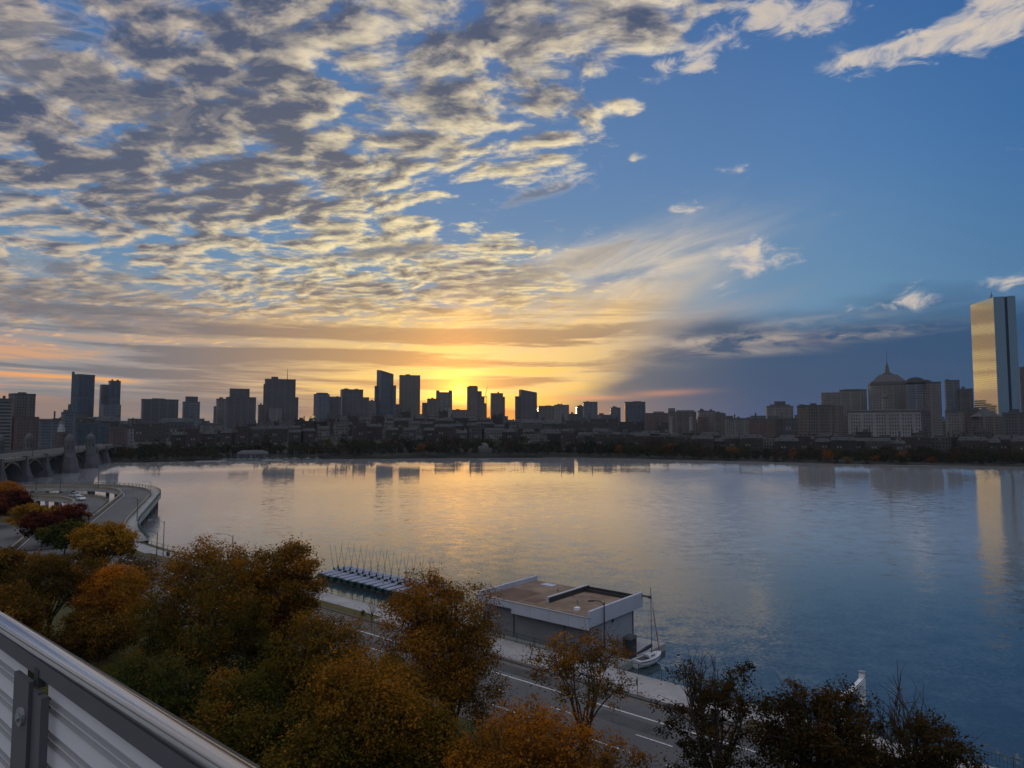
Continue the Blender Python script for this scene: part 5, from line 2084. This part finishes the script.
# ------------------------------------------------------------------ trees
def leaf_cloud(centers, radii, tints, per, size, rng, flat=0.75, spread=1.0):
    """leaf faces scattered round clump centres; returns verts (n*4,3), tints (n)"""
    n = len(centers) * per
    c = np.repeat(centers, per, axis=0)
    r = np.repeat(radii, per)
    off = rng.normal(0, 0.5, (n, 3)) * r[:, None]
    off[:, 2] *= flat
    pos = c + off * spread
    nrm = rng.normal(0, 1, (n, 3))
    nrm[:, 2] = np.abs(nrm[:, 2]) + 0.5
    nrm += off / (r[:, None] + 1e-6) * 0.6
    nrm /= np.linalg.norm(nrm, axis=1)[:, None]
    t = np.cross(nrm, rng.normal(0, 1, (n, 3)))
    t /= np.linalg.norm(t, axis=1)[:, None] + 1e-9
    b = np.cross(nrm, t)
    sz = size * rng.uniform(0.5, 1.0, n)[:, None] * (1 + 0.7 * (rng.uniform(0, 1, n) ** 3))[:, None]
    a1, a2 = t * sz, b * sz * 0.62
    v = np.stack([pos - a1, pos - a2 * 0.9 + a1 * 0.1, pos + a1, pos + a2], axis=1).reshape(-1, 3)
    ti = np.repeat(tints, per) + rng.normal(0, 0.075, n)
    return v, np.clip(ti, 0, 1)


def mesh_leaves(name, v, tint, mat):
    n = len(v) // 4
    me = bpy.data.meshes.new(name)
    me.vertices.add(n * 4)
    me.vertices.foreach_set('co', v.astype(np.float32).ravel())
    me.loops.add(n * 4)
    me.loops.foreach_set('vertex_index', np.arange(n * 4, dtype=np.int32))
    me.polygons.add(n)
    me.polygons.foreach_set('loop_start', np.arange(0, n * 4, 4, dtype=np.int32))
    me.polygons.foreach_set('loop_total', np.full(n, 4, dtype=np.int32))
    at = me.attributes.new('tint', 'FLOAT', 'FACE')
    at.data.foreach_set('value', tint.astype(np.float32))
    me.materials.append(mat)
    me.update(calc_edges=True)
    me.validate()
    return me


def curve_pts(a, b, sag, rng, n=4):
    a, b = np.array(a, float), np.array(b, float)
    out = []
    j = rng.normal(0, 0.06, 3) * np.linalg.norm(b - a)
    for i in range(n + 1):
        f = i / n
        p = a + (b - a) * f + j * math.sin(math.pi * f)
        p[2] += sag * math.sin(math.pi * f)
        out.append(p)
    return out


def make_tree(height, rx, base, seed, mat, per=108, leaf=0.12, n_clump=300, n_limb=12, fill=1.0, top_tint=0.25, mean_tint=0.45, clump_r=1.0, trunk_r=None, shape=1.0, bare_twigs=0, fork=None):
    """tapered trunk, limbs, twigs; clumps of leaves spread through uneven lobes"""
    rng = np.random.default_rng(seed)
    trunk_r = trunk_r or height * 0.022
    ch = (height - base) / 2
    cz = base + ch
    lobes = []
    for k in range(n_limb):
        a = 2 * math.pi * (k + rng.uniform(-0.3, 0.3)) / n_limb * 1.618 * 2
        el = (-1.0 + 1.75 * (k + 0.5) / n_limb + rng.uniform(-0.15, 0.15)) if shape >= 1 else rng.uniform(-0.35, 0.75)
        rr = rng.uniform(0.55, 0.72)
        lobes.append((np.array([math.cos(a) * rx * rr * math.cos(el * .8), math.sin(a) * rx * rr * math.cos(el * .8), cz + ch * 0.72 * math.sin(el) * shape]),
                      np.array([rx * rng.uniform(0.30, 0.46)] * 2 + [ch * rng.uniform(0.30, 0.46)])))
    for k in range(2):
        lobes.append((np.array([rng.uniform(-.25, .25) * rx, rng.uniform(-.25, .25) * rx, cz + ch * rng.uniform(0.45, 0.62)]), np.array([rx * 0.42, rx * 0.42, ch * 0.38])))
    lobes.append((np.array([0, 0, cz - 0.1 * ch]), np.array([rx * 0.55, rx * 0.55, ch * 0.5])))
    centers, which = [], []
    lw = np.array([l[1][0] * l[1][0] * l[1][2] for l in lobes]) ** 0.8
    lw /= lw.sum()
    for li, (c, r) in enumerate(lobes):
        m = max(3, int(n_clump * lw[li]))
        d = rng.normal(0, 1, (m, 3))
        d /= np.linalg.norm(d, axis=1)[:, None]
        rad = rng.uniform(0.45, 1.05, m) ** 0.6
        pts = c + d * rad[:, None] * r
        for p in pts:
            if p[2] > base * 0.6:
                centers.append(p)
                which.append(li)
    centers = np.array(centers)
    which = np.array(which)
    keep = rng.uniform(0, 1, len(centers)) < fill
    centers, which = centers[keep], which[keep]
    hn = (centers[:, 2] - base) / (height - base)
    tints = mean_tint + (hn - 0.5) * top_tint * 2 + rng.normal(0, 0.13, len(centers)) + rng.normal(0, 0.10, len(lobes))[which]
    radii = 0.80 * clump_r * rng.uniform(0.6, 1.4, len(centers))
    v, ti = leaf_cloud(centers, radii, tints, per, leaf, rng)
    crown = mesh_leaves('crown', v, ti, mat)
    # wood
    mb = MB()
    lean = rng.normal(0, 0.03, 2) * height
    fork = np.array([lean[0], lean[1], fork * height if fork else base + 0.12 * ch])
    mb.tube([(0, 0, -0.3), (lean[0] * 0.3, lean[1] * 0.3, base * 0.45), tuple(fork)], [trunk_r * 1.25, trunk_r, trunk_r * 0.78], 8, caps=False)
    mb.tube([tuple(p) for p in curve_pts(fork, (lean[0] * 1.4, lean[1] * 1.4, cz + ch * 0.7), 0, rng)], [trunk_r * 0.75, trunk_r * 0.55, trunk_r * 0.4, trunk_r * 0.25, trunk_r * 0.1], 6, caps=False)
    limb_pts = {}
    for li, (c, r) in enumerate(lobes[:-1]):
        st_ = fork + np.array([0, 0, rng.uniform(-0.3, 0.5) * ch * 0.5])
        st_[2] = max(base * 0.55, st_[2])
        pts = curve_pts(st_, c, ch * 0.10, rng, 5)
        mb.tube([tuple(p) for p in pts], [trunk_r * q for q in (0.55, 0.42, 0.32, 0.24, 0.16, 0.08)], 6, caps=False)
        limb_pts[li] = pts
    limb_pts[len(lobes) - 1] = [fork, np.array([0, 0, cz])]
    sub = rng.permutation(len(centers))[:int(130 * min(1.0, fill + 0.2)) + bare_twigs]
    for i in sub:
        pts = limb_pts[which[i]]
        j = min(range(len(pts)), key=lambda q: np.linalg.norm(pts[q] - centers[i]) + (0.6 if q == len(pts) - 1 else 0))
        tp = curve_pts(pts[j], centers[i], 0.15, rng, 2)
        mb.tube([tuple(p) for p in tp], [trunk_r * 0.13, trunk_r * 0.08, trunk_r * 0.03], 4, caps=False)
    for i in range(bare_twigs):
        c = centers[rng.integers(len(centers))]
        e = c + rng.normal(0, 1, 3) * np.array([0.7, 0.7, 0.8]) + np.array([0, 0, 0.9])
        mb.tube([tuple(p) for p in curve_pts(c, e, 0.1, rng, 2)], [0.03, 0.02, 0.008], 3, caps=False)
    return mb, crown


def ramp_leaf(name, cs, trans=0.35):
    st_ = [(i / (len(cs) - 1), tuple(c) + (1.0,)) for i, c in enumerate(cs)]
    return leaf_mat(name, st_, trans)


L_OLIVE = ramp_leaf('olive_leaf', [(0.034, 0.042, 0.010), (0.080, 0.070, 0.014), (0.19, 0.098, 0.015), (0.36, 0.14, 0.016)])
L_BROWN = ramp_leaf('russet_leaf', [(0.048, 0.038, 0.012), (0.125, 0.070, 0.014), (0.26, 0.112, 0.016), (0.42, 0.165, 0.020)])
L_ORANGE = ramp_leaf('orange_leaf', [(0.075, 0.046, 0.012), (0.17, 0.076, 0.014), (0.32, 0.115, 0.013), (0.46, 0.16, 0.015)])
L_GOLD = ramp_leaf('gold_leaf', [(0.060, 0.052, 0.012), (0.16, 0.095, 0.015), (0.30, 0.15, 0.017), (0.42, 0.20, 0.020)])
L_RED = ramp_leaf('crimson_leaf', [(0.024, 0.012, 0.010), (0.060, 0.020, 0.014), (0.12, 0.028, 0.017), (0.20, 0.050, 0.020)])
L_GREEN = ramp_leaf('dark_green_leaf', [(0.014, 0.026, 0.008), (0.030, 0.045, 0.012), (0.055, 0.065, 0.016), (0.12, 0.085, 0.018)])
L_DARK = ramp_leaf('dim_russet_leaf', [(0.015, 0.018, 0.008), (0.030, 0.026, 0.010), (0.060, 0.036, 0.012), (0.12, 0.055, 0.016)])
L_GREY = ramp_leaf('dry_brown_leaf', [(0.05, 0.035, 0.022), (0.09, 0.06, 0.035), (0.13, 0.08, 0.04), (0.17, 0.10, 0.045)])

# name, label, px x, px half-width, px top, depth, crown base fraction, leaf material, options
TREES = [
    ('maple_tree', 'bright orange tree at the far left edge above the road', 6, 22, 480, 205, 0.2, L_ORANGE, dict(mean_tint=0.62)),
    ('maple_tree', 'dark russet tree cut by the left edge below the bridge', -4, 22, 497, 180, 0.2, L_RED, dict(mean_tint=0.6)),
    ('maple_tree', 'red brown tree right of the bright orange one at the left edge', 20, 15, 488, 195, 0.2, L_RED, dict(mean_tint=0.5)),
    ('maple_tree', 'yellow orange tree beside the inner curved road', 38, 23, 503, 165, 0.25, L_GOLD, dict(mean_tint=0.6)),
    ('maple_tree', 'crimson tree just below the two cars on the curved road', 75, 16, 503, 158, 0.2, L_RED, dict(mean_tint=0.6)),
    ('maple_tree', 'dark maroon tree between the yellow orange and crimson trees', 47, 19, 511, 150, 0.2, L_RED, dict(mean_tint=0.30)),
    ('linden_tree', 'round dark green tree below the crimson tree', 70, 23, 521, 140, 0.15, L_GREEN, dict(mean_tint=0.5)),
    ('maple_tree', 'golden yellow tree where the elevated road reaches land', 112, 30, 520, 118, 0.18, L_GOLD, dict(mean_tint=0.55)),
    ('oak_tree', 'thin brown tree with visible forked trunk above the handrail', 55, 46, 550, 80, 0.36, L_BROWN, dict(mean_tint=0.26, fill=0.62, top_tint=0.1, fork=0.30)),
    ('oak_tree', 'dull brown tree at the left edge behind the forked trunk tree', 5, 36, 548, 96, 0.3, L_BROWN, dict(mean_tint=0.25, fill=0.9)),
    ('maple_tree', 'bright orange-topped tree left of the biggest olive tree', 116, 30, 566, 80, 0.2, L_ORANGE, dict(mean_tint=0.52, top_tint=0.5)),
    ('bare_tree', 'grey half-bare tree behind the bright orange-topped tree', 140, 22, 553, 102, 0.2, L_GREY, dict(mean_tint=0.4, fill=0.5, per=14)),
    ('oak_tree', 'biggest olive tree with an orange crown top, left of centre', 204, 68, 535, 60, 0.12, L_OLIVE, dict(mean_tint=0.38, top_tint=0.46, n_clump=660, clump_r=1.15)),
    ('oak_tree', 'airy russet tree right behind the biggest olive tree', 283, 48, 536, 68, 0.18, L_BROWN, dict(mean_tint=0.46, n_clump=440, clump_r=1.0)),
    ('maple_tree', 'small crimson tree half hidden between three big trees', 277, 15, 605, 66, 0.15, L_RED, dict(mean_tint=0.55)),
    ('oak_tree', 'olive green tree left of the small bare roadside tree', 318, 47, 602, 52, 0.12, L_OLIVE, dict(mean_tint=0.42, top_tint=0.25)),
    ('oak_tree', 'tall russet orange tree beside the left end of the boathouse', 443, 64, 567, 56, 0.10, L_BROWN, dict(mean_tint=0.50, top_tint=0.20, n_clump=620, clump_r=1.1)),
    ('oak_tree', 'broad golden olive tree below the tall russet orange tree', 372, 78, 641, 44, 0.15, L_OLIVE, dict(mean_tint=0.44, top_tint=0.34, n_clump=520)),
    ('maple_tree', 'broad orange tree cut by the bottom edge below the road', 541, 94, 707, 40, 0.12, L_ORANGE, dict(mean_tint=0.34, top_tint=0.45, n_clump=380)),
    ('oak_tree', 'sparse russet tree with visible limbs before the boathouse', 580, 56, 629, 52, 0.34, L_BROWN, dict(mean_tint=0.36, fill=0.8, n_clump=150, per=70, clump_r=0.75, shape=0.9, n_limb=11, bare_twigs=50, fork=0.28, trunk_r=0.2)),
    ('oak_tree', 'sparse dark russet tree right of the sailboat at the kerb', 706, 64, 652, 45, 0.22, L_DARK, dict(mean_tint=0.48, fill=0.50, n_clump=220, clump_r=0.72, bare_twigs=40, fork=0.25)),
    ('oak_tree', 'wide dark tree at the bottom right in front of the gantry', 811, 60, 672, 41, 0.12, L_DARK, dict(mean_tint=0.42, n_clump=340, clump_r=0.8, bare_twigs=60)),
    ('oak_tree', 'lower dark tree at the bottom right corner, right of the gantry', 912, 60, 712, 40, 0.10, L_DARK, dict(mean_tint=0.38, n_clump=260, fill=0.8, clump_r=0.7, bare_twigs=60)),
    ('oak_tree', 'low dark tree in the bottom left corner beneath the handrail', 150, 62, 652, 52, 0.1, L_GREEN, dict(mean_tint=0.55, top_tint=0.3)),
    ('oak_tree', 'dark olive tree low in the gap below the biggest olive tree', 262, 62, 672, 47, 0.1, L_OLIVE, dict(mean_tint=0.30, top_tint=0.25)),
    ('oak_tree', 'shaded dark tree under the forked trunk tree', 95, 40, 668, 60, 0.1, L_GREEN, dict(mean_tint=0.6)),
    ('oak_tree', 'brown undergrowth tree at the left edge above the handrail', 18, 42, 588, 72, 0.05, L_BROWN, dict(mean_tint=0.30, top_tint=0.2)),
    ('oak_tree', 'brownish undergrowth tree right of the forked trunk tree', 108, 36, 610, 76, 0.05, L_BROWN, dict(mean_tint=0.22, top_tint=0.2)),
    ('oak_tree', 'dim olive tree low between the biggest olive tree and the handrail', 196, 55, 690, 56, 0.05, L_OLIVE, dict(mean_tint=0.22, top_tint=0.2)),
    ('oak_tree', 'dim green tree at the bottom edge just right of the handrail end', 318, 60, 712, 41, 0.05, L_OLIVE, dict(mean_tint=0.28, top_tint=0.2)),
    ('oak_tree', 'dark olive tree at the bottom edge left of the orange tree', 440, 60, 706, 43, 0.1, L_OLIVE, dict(mean_tint=0.36, top_tint=0.25)),
]
for i, (nm, lab, u, hw, vt, Y, bf, mat, kw) in enumerate(TREES):
    x = (u - 512) / FPX * Y
    ztop = float(aty(u, vt, Y)[2])
    h = ztop - GZ
    rx = hw / FPX * Y * 1.03
    kw = dict(kw)
    kw.setdefault('n_clump', 400)
    lf = 0.098 if Y < 62 else 0.13
    if Y > 85:
        lf = 0.2
        kw.setdefault('per', 50)
    if Y > 120:
        lf = 0.26
        kw['n_clump'] = 170
        kw.setdefault('per', 36)
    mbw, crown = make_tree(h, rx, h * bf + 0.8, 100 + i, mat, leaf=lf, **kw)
    root = empty(nm, (x, Y, GZ - 0.02), random.uniform(0, 6.28))
    tag(root, lab, 'tree')
    mbw.build('trunk', M['bark'], root, smooth=True)
    o = bpy.data.objects.new('crown', crown)
    COL.objects.link(o)
    o.parent = root


# small bare roadside tree and shrubs of twigs
def twig_tree(name, label, cat, x, y, z, h, spread, seed, n1=9, leaves=0):
    rng = np.random.default_rng(seed)
    root = empty(name, (x, y, z))
    tag(root, label, cat)
    mb = MB()
    mb.tube([(0, 0, -0.2), (0.03, 0, h * 0.35), (0, 0.05, h * 0.6)], [h * 0.02, h * 0.015, h * 0.01], 6, caps=False)
    for k in range(n1):
        a = rng.uniform(0, 6.28)
        z0 = h * rng.uniform(0.25, 0.58)
        e = np.array([math.cos(a) * spread * rng.uniform(.5, 1), math.sin(a) * spread * rng.uniform(.5, 1), h * rng.uniform(0.7, 1.0)])
        pts = curve_pts((0, 0, z0), e, h * 0.03, rng, 4)
        mb.tube([tuple(p) for p in pts], [h * .009, h * .007, h * .005, h * .003, h * .0015], 4, caps=False)
        for q in range(6):
            b = pts[rng.integers(1, 4)]
            e2 = b + np.array([rng.normal(0, .25) * spread, rng.normal(0, .25) * spread, abs(rng.normal(0.12, .08)) * h])
            mb.tube([tuple(p) for p in curve_pts(b, e2, 0.02 * h, rng, 2)], [h * .004, h * .003, h * .001], 3, caps=False)
    mb.build('branches', M['bark'], root)


q = atz(371.5, 627, GZ + 0.1)
twig_tree('bare_tree', 'small bare young tree on the verge before the covered dinghies', 'tree', float(q[0]), float(q[1]), GZ + 0.1, 3.3, 0.75, 5)
q = atz(363, 616, GZ + 0.1)
root = empty('shrub', (float(q[0]), float(q[1]), GZ + 0.1))
tag(root, 'tiny dark shrub on the verge left of the small bare tree', 'shrub')
rng = np.random.default_rng(8)
v, ti = leaf_cloud(np.array([[0, 0, 0.35], [0.1, 0.1, 0.6], [-0.1, 0, 0.5]]), np.array([0.35, 0.3, 0.3]), np.array([0.4, 0.5, 0.4]), 60, 0.09, rng)
o = bpy.data.objects.new('foliage', mesh_leaves('foliage', v, ti, L_GREEN))
COL.objects.link(o)
o.parent = root
for (u, Y, vt, h, sp_, sd, lab) in ((896, 46, 686, 6.5, 2.6, 21, 'bare twiggy sapling right of the white gantry'), (697, 52, 655, 7.5, 1.8, 22, 'bare twiggy sapling behind the sparse dark russet tree')):
    z = float(aty(u, vt, Y)[2])
    twig_tree('bare_sapling', lab, 'tree', (u - 512) / FPX * Y, Y, GZ, z - GZ, sp_, sd, 16)

# trees along the far shore
FAR_COLS = [('dark green', (0.020, 0.026, 0.012, 1)), ('olive', (0.035, 0.034, 0.014, 1)), ('brown', (0.045, 0.030, 0.016, 1)), ('orange', (0.16, 0.060, 0.014, 1)), ('golden', (0.13, 0.080, 0.018, 1))]


def far_tree(seed, h, rx):
    rng = np.random.default_rng(seed)
    n = 46
    d = rng.normal(0, 1, (n, 3))
    d /= np.linalg.norm(d, axis=1)[:, None]
    rad = rng.uniform(0.2, 1.0, n) ** 0.5
    cen = d * rad[:, None] * np.array([rx, rx, h * 0.42]) * (1 + rng.normal(0, 0.12, (n, 1))) + np.array([0, 0, h * 0.52])
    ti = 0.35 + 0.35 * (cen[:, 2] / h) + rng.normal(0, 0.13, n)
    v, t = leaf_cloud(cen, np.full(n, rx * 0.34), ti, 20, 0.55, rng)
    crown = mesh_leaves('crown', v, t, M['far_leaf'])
    mb = MB()
    mb.tube([(0, 0, -0.5), (0.1, 0, h * 0.3), (0, 0.1, h * 0.7)], [h * 0.03, h * 0.022, h * 0.008], 6, caps=False)
    for k in range(4):
        a = k * 1.6 + rng.uniform(0, 1)
        mb.tube([(0, 0, h * 0.28), (math.cos(a) * rx * 0.4, math.sin(a) * rx * 0.4, h * 0.5), (math.cos(a) * rx * 0.7, math.sin(a) * rx * 0.7, h * 0.68)], [h * .014, h * .01, h * .004], 4, caps=False)
    root = empty('shore_tree', (0, 0, 0))
    mb.build('trunk', M['bark'], root)
    o = bpy.data.objects.new('crown', crown)
    COL.objects.link(o)
    o.parent = root
    return root


PROTO = [far_tree(300 + k, h, r) for k, (h, r) in enumerate(((13, 5.6), (15, 6.2), (12, 6.6), (16, 5.4), (11, 5.0)))]
used = set()
far_list = []
random.seed(5)


def put_far(u, Y, colw, sc):
    k = random.randrange(5)
    o = PROTO[k] if k not in used else copy_tree(PROTO[k])
    used.add(k)
    x = (u - 512) / FPX * Y
    o.location = (x, Y, max(0.4, hill(x, Y) - 2.6))
    o.scale = (sc * random.uniform(0.9, 1.25), sc * random.uniform(0.9, 1.25), sc)
    o.rotation_euler = (0, 0, random.uniform(0, 6.28))
    for c in o.children:
        if c.name.startswith('crown'):
            c.color = colw[1]
    tag(o, None, 'tree', 'trees along the far shore')
    far_list.append((o, u, colw[0]))


for row, (off, step) in enumerate(((4, 9.5), (26, 10.0), (62, 12.0))):
    u = 112 if row else 122
    while u < 1040:
        x = (u - 512) / FPX * 600
        Y = far_edge(x) + off + random.uniform(-5, 8)
        x = (u - 512) / FPX * Y
        Y = far_edge(x) + off + random.uniform(-5, 8)
        wgt = [5, 4, 3, 0.3 if u < 540 else 1.0, 0.1 if u < 540 else 0.5]
        if row == 2:
            wgt = [5, 3, 2, 0.1, 0.1]
        colw = random.choices(FAR_COLS, wgt)[0]
        if row < 2 and 477 < u < 493:
            u += 8
            continue
        if not (row == 0 and (222 < u < 290 or 476 < u < 494)):
            sc = random.uniform(0.66, 1.16) * (0.85 if row == 0 else 1.05) * (0.85 if u > 700 else 1.0)
            put_far(u, Y, colw, sc)
        u += step * random.uniform(0.8, 1.2)
for k, pr in enumerate(PROTO):
    if k not in used:
        put_far(180 + 60 * k, 640, FAR_COLS[0], 1.0)
zone_labels(far_list, '{kind} tree on the far shore below {lm}, {ord}')

# ------------------------------------------------------------------ balcony handrail in the foreground
M['brushed'] = paint('brushed_steel', (0.74, 0.75, 0.78), 0.14, 1.0, var=0.03, scale=0.5)
M['post_grey'] = paint('grey_coated_steel', (0.10, 0.105, 0.115), 0.5, 0.3, var=0.12, scale=3.0)


def panel_mat(name, lo, hi, tr_amt):
    """frosted white sheet that lets daylight through"""
    m, N, out = new_mat(name)
    v = obj_coords(N)
    n = N.noise(v, 1.5, 4.0, 0.6)
    c = N.mix(N.ss(0.3, 0.7, n), lo, hi)
    d = N.node('ShaderNodeBsdfDiffuse')
    N.put(d.inputs[0], c)
    tr = N.node('ShaderNodeBsdfTranslucent')
    N.put(tr.inputs[0], c)
    gl = N.node('ShaderNodeBsdfGlossy')
    gl.inputs['Roughness'].default_value = 0.25
    mx = N.node('ShaderNodeMixShader')
    mx.inputs[0].default_value = tr_amt
    N.t.links.new(d.outputs[0], mx.inputs[1])
    N.t.links.new(tr.outputs[0], mx.inputs[2])
    m2 = N.node('ShaderNodeMixShader')
    m2.inputs[0].default_value = 0.05
    N.t.links.new(mx.outputs[0], m2.inputs[1])
    N.t.links.new(gl.outputs[0], m2.inputs[2])
    N.t.links.new(m2.outputs[0], out.inputs['Surface'])
    return m


M['panel'] = panel_mat('white_frosted_panel', (0.80, 0.79, 0.79, 1), (0.87, 0.86, 0.86, 1), 0.6)
M['panel_groove'] = panel_mat('grey_frosted_groove', (0.46, 0.46, 0.47, 1), (0.54, 0.54, 0.55, 1), 0.55)


def balcony_rail():
    # local x = along s, y = -t
    s0, s1, t = -1.5, 6.0, 0.68
    o = P(0, t)
    root = empty('balcony_railing', (o[0], o[1], 0.0), ROAD_RZ)
    tag(root, 'steel balcony railing with ribbed white panels in the bottom left corner', 'railing')
    zr = 27.356
    mb = MB()
    mb.tube([(s0, 0, zr), (s1, 0, zr)], 0.0245, 28)
    mb.build('handrail', M['brushed'], root, smooth=True)
    mb = MB()
    mb.box(((s0 + s1) / 2, 0.0, zr - 0.042), (s1 - s0, 0.040, 0.046))
    mb.build('under_rail', M['post_grey'], root)
    mb = MB()
    for a, b in ((s0, 1.18), (1.22, 2.9), (2.94, 6.0)):
        mb.box(((a + b) / 2, -0.030, zr - 0.006), (b - a, 0.010, 0.024))
    mb.build('outer_strip', M['dark_metal'], root)
    # posts
    for sp_ in (2.33, 5.0, 0.0):
        zt = zr - 0.080
        mb = MB()
        mb.box((sp_ + 0.080, 0.030, zt - 0.50), (0.140, 0.014, 1.0))
        p = mb.build('post', M['post_grey'], root)
        mb = MB()
        mb.box((sp_ - 0.018, 0.022, zt - 0.515), (0.050, 0.012, 0.99))
        mb.box((sp_ - 0.060, 0.018, zt - 0.53), (0.032, 0.012, 1.0))
        mb.box((sp_ - 0.094, 0.030, zt - 0.50), (0.034, 0.020, 0.97))
        mb.build('post_flange', M['post_grey'], p)
        for dz in (0.105, 0.31):
            mb = MB()
            mb.tube([(sp_ + 0.055, 0.0375, zt - dz), (sp_ + 0.055, 0.047, zt - dz)], 0.026, 16)
            mb.tube([(sp_ + 0.055, 0.0475, zt - dz), (sp_ + 0.055, 0.053, zt - dz)], 0.012, 6)
            mb.build('bolt', M['steel'], p)
        mb = MB()
        mb.box((sp_ + 0.005, 0.012, zr - 0.070), (0.04, 0.02, 0.05))
        mb.build('bracket', M['dark_metal'], p)
    # ribbed panels: flat translucent boards with paired grooves
    for a, b in ((2.49, 4.9), (0.16, 2.30), (-1.5, -0.12)):
        mb = MB()
        zz = zr - 0.070
        prof = []
        while zz > zr - 0.95:
            prof += [(0.0, zz), (0.0, zz - 0.048), (-0.008, zz - 0.054), (-0.008, zz - 0.062), (0.0, zz - 0.067), (0.0, zz - 0.071), (-0.008, zz - 0.076), (-0.008, zz - 0.084), (0.0, zz - 0.090)]
            zz -= 0.090
        for i in range(len(prof) - 1):
            (y0, z0), (y1, z1) = prof[i], prof[i + 1]
            gro = 1 if (y0 < 0 or y1 < 0) else 0
            mb.face([(a, y0, z0), (a, y1, z1), (b, y1, z1), (b, y0, z0)], None, gro)
        mb.build('panel', [M['panel'], M['panel_groove']], root)
    # bottom rail
    mb = MB()
    mb.box(((s0 + s1) / 2, 0.0, zr - 0.98), (s1 - s0, 0.04, 0.04))
    mb.build('bottom_rail', M['post_grey'], root)


balcony_rail()
# balcony slab under the viewer and the house wall it belongs to
mb = MB()
mb.prism([P(-6, -2.5), P(9, -2.5), P(9, 0.62), P(-6, 0.62)], 26.05, 26.35)
tag(mb.build('balcony_floor', M['concrete']), kind='structure')
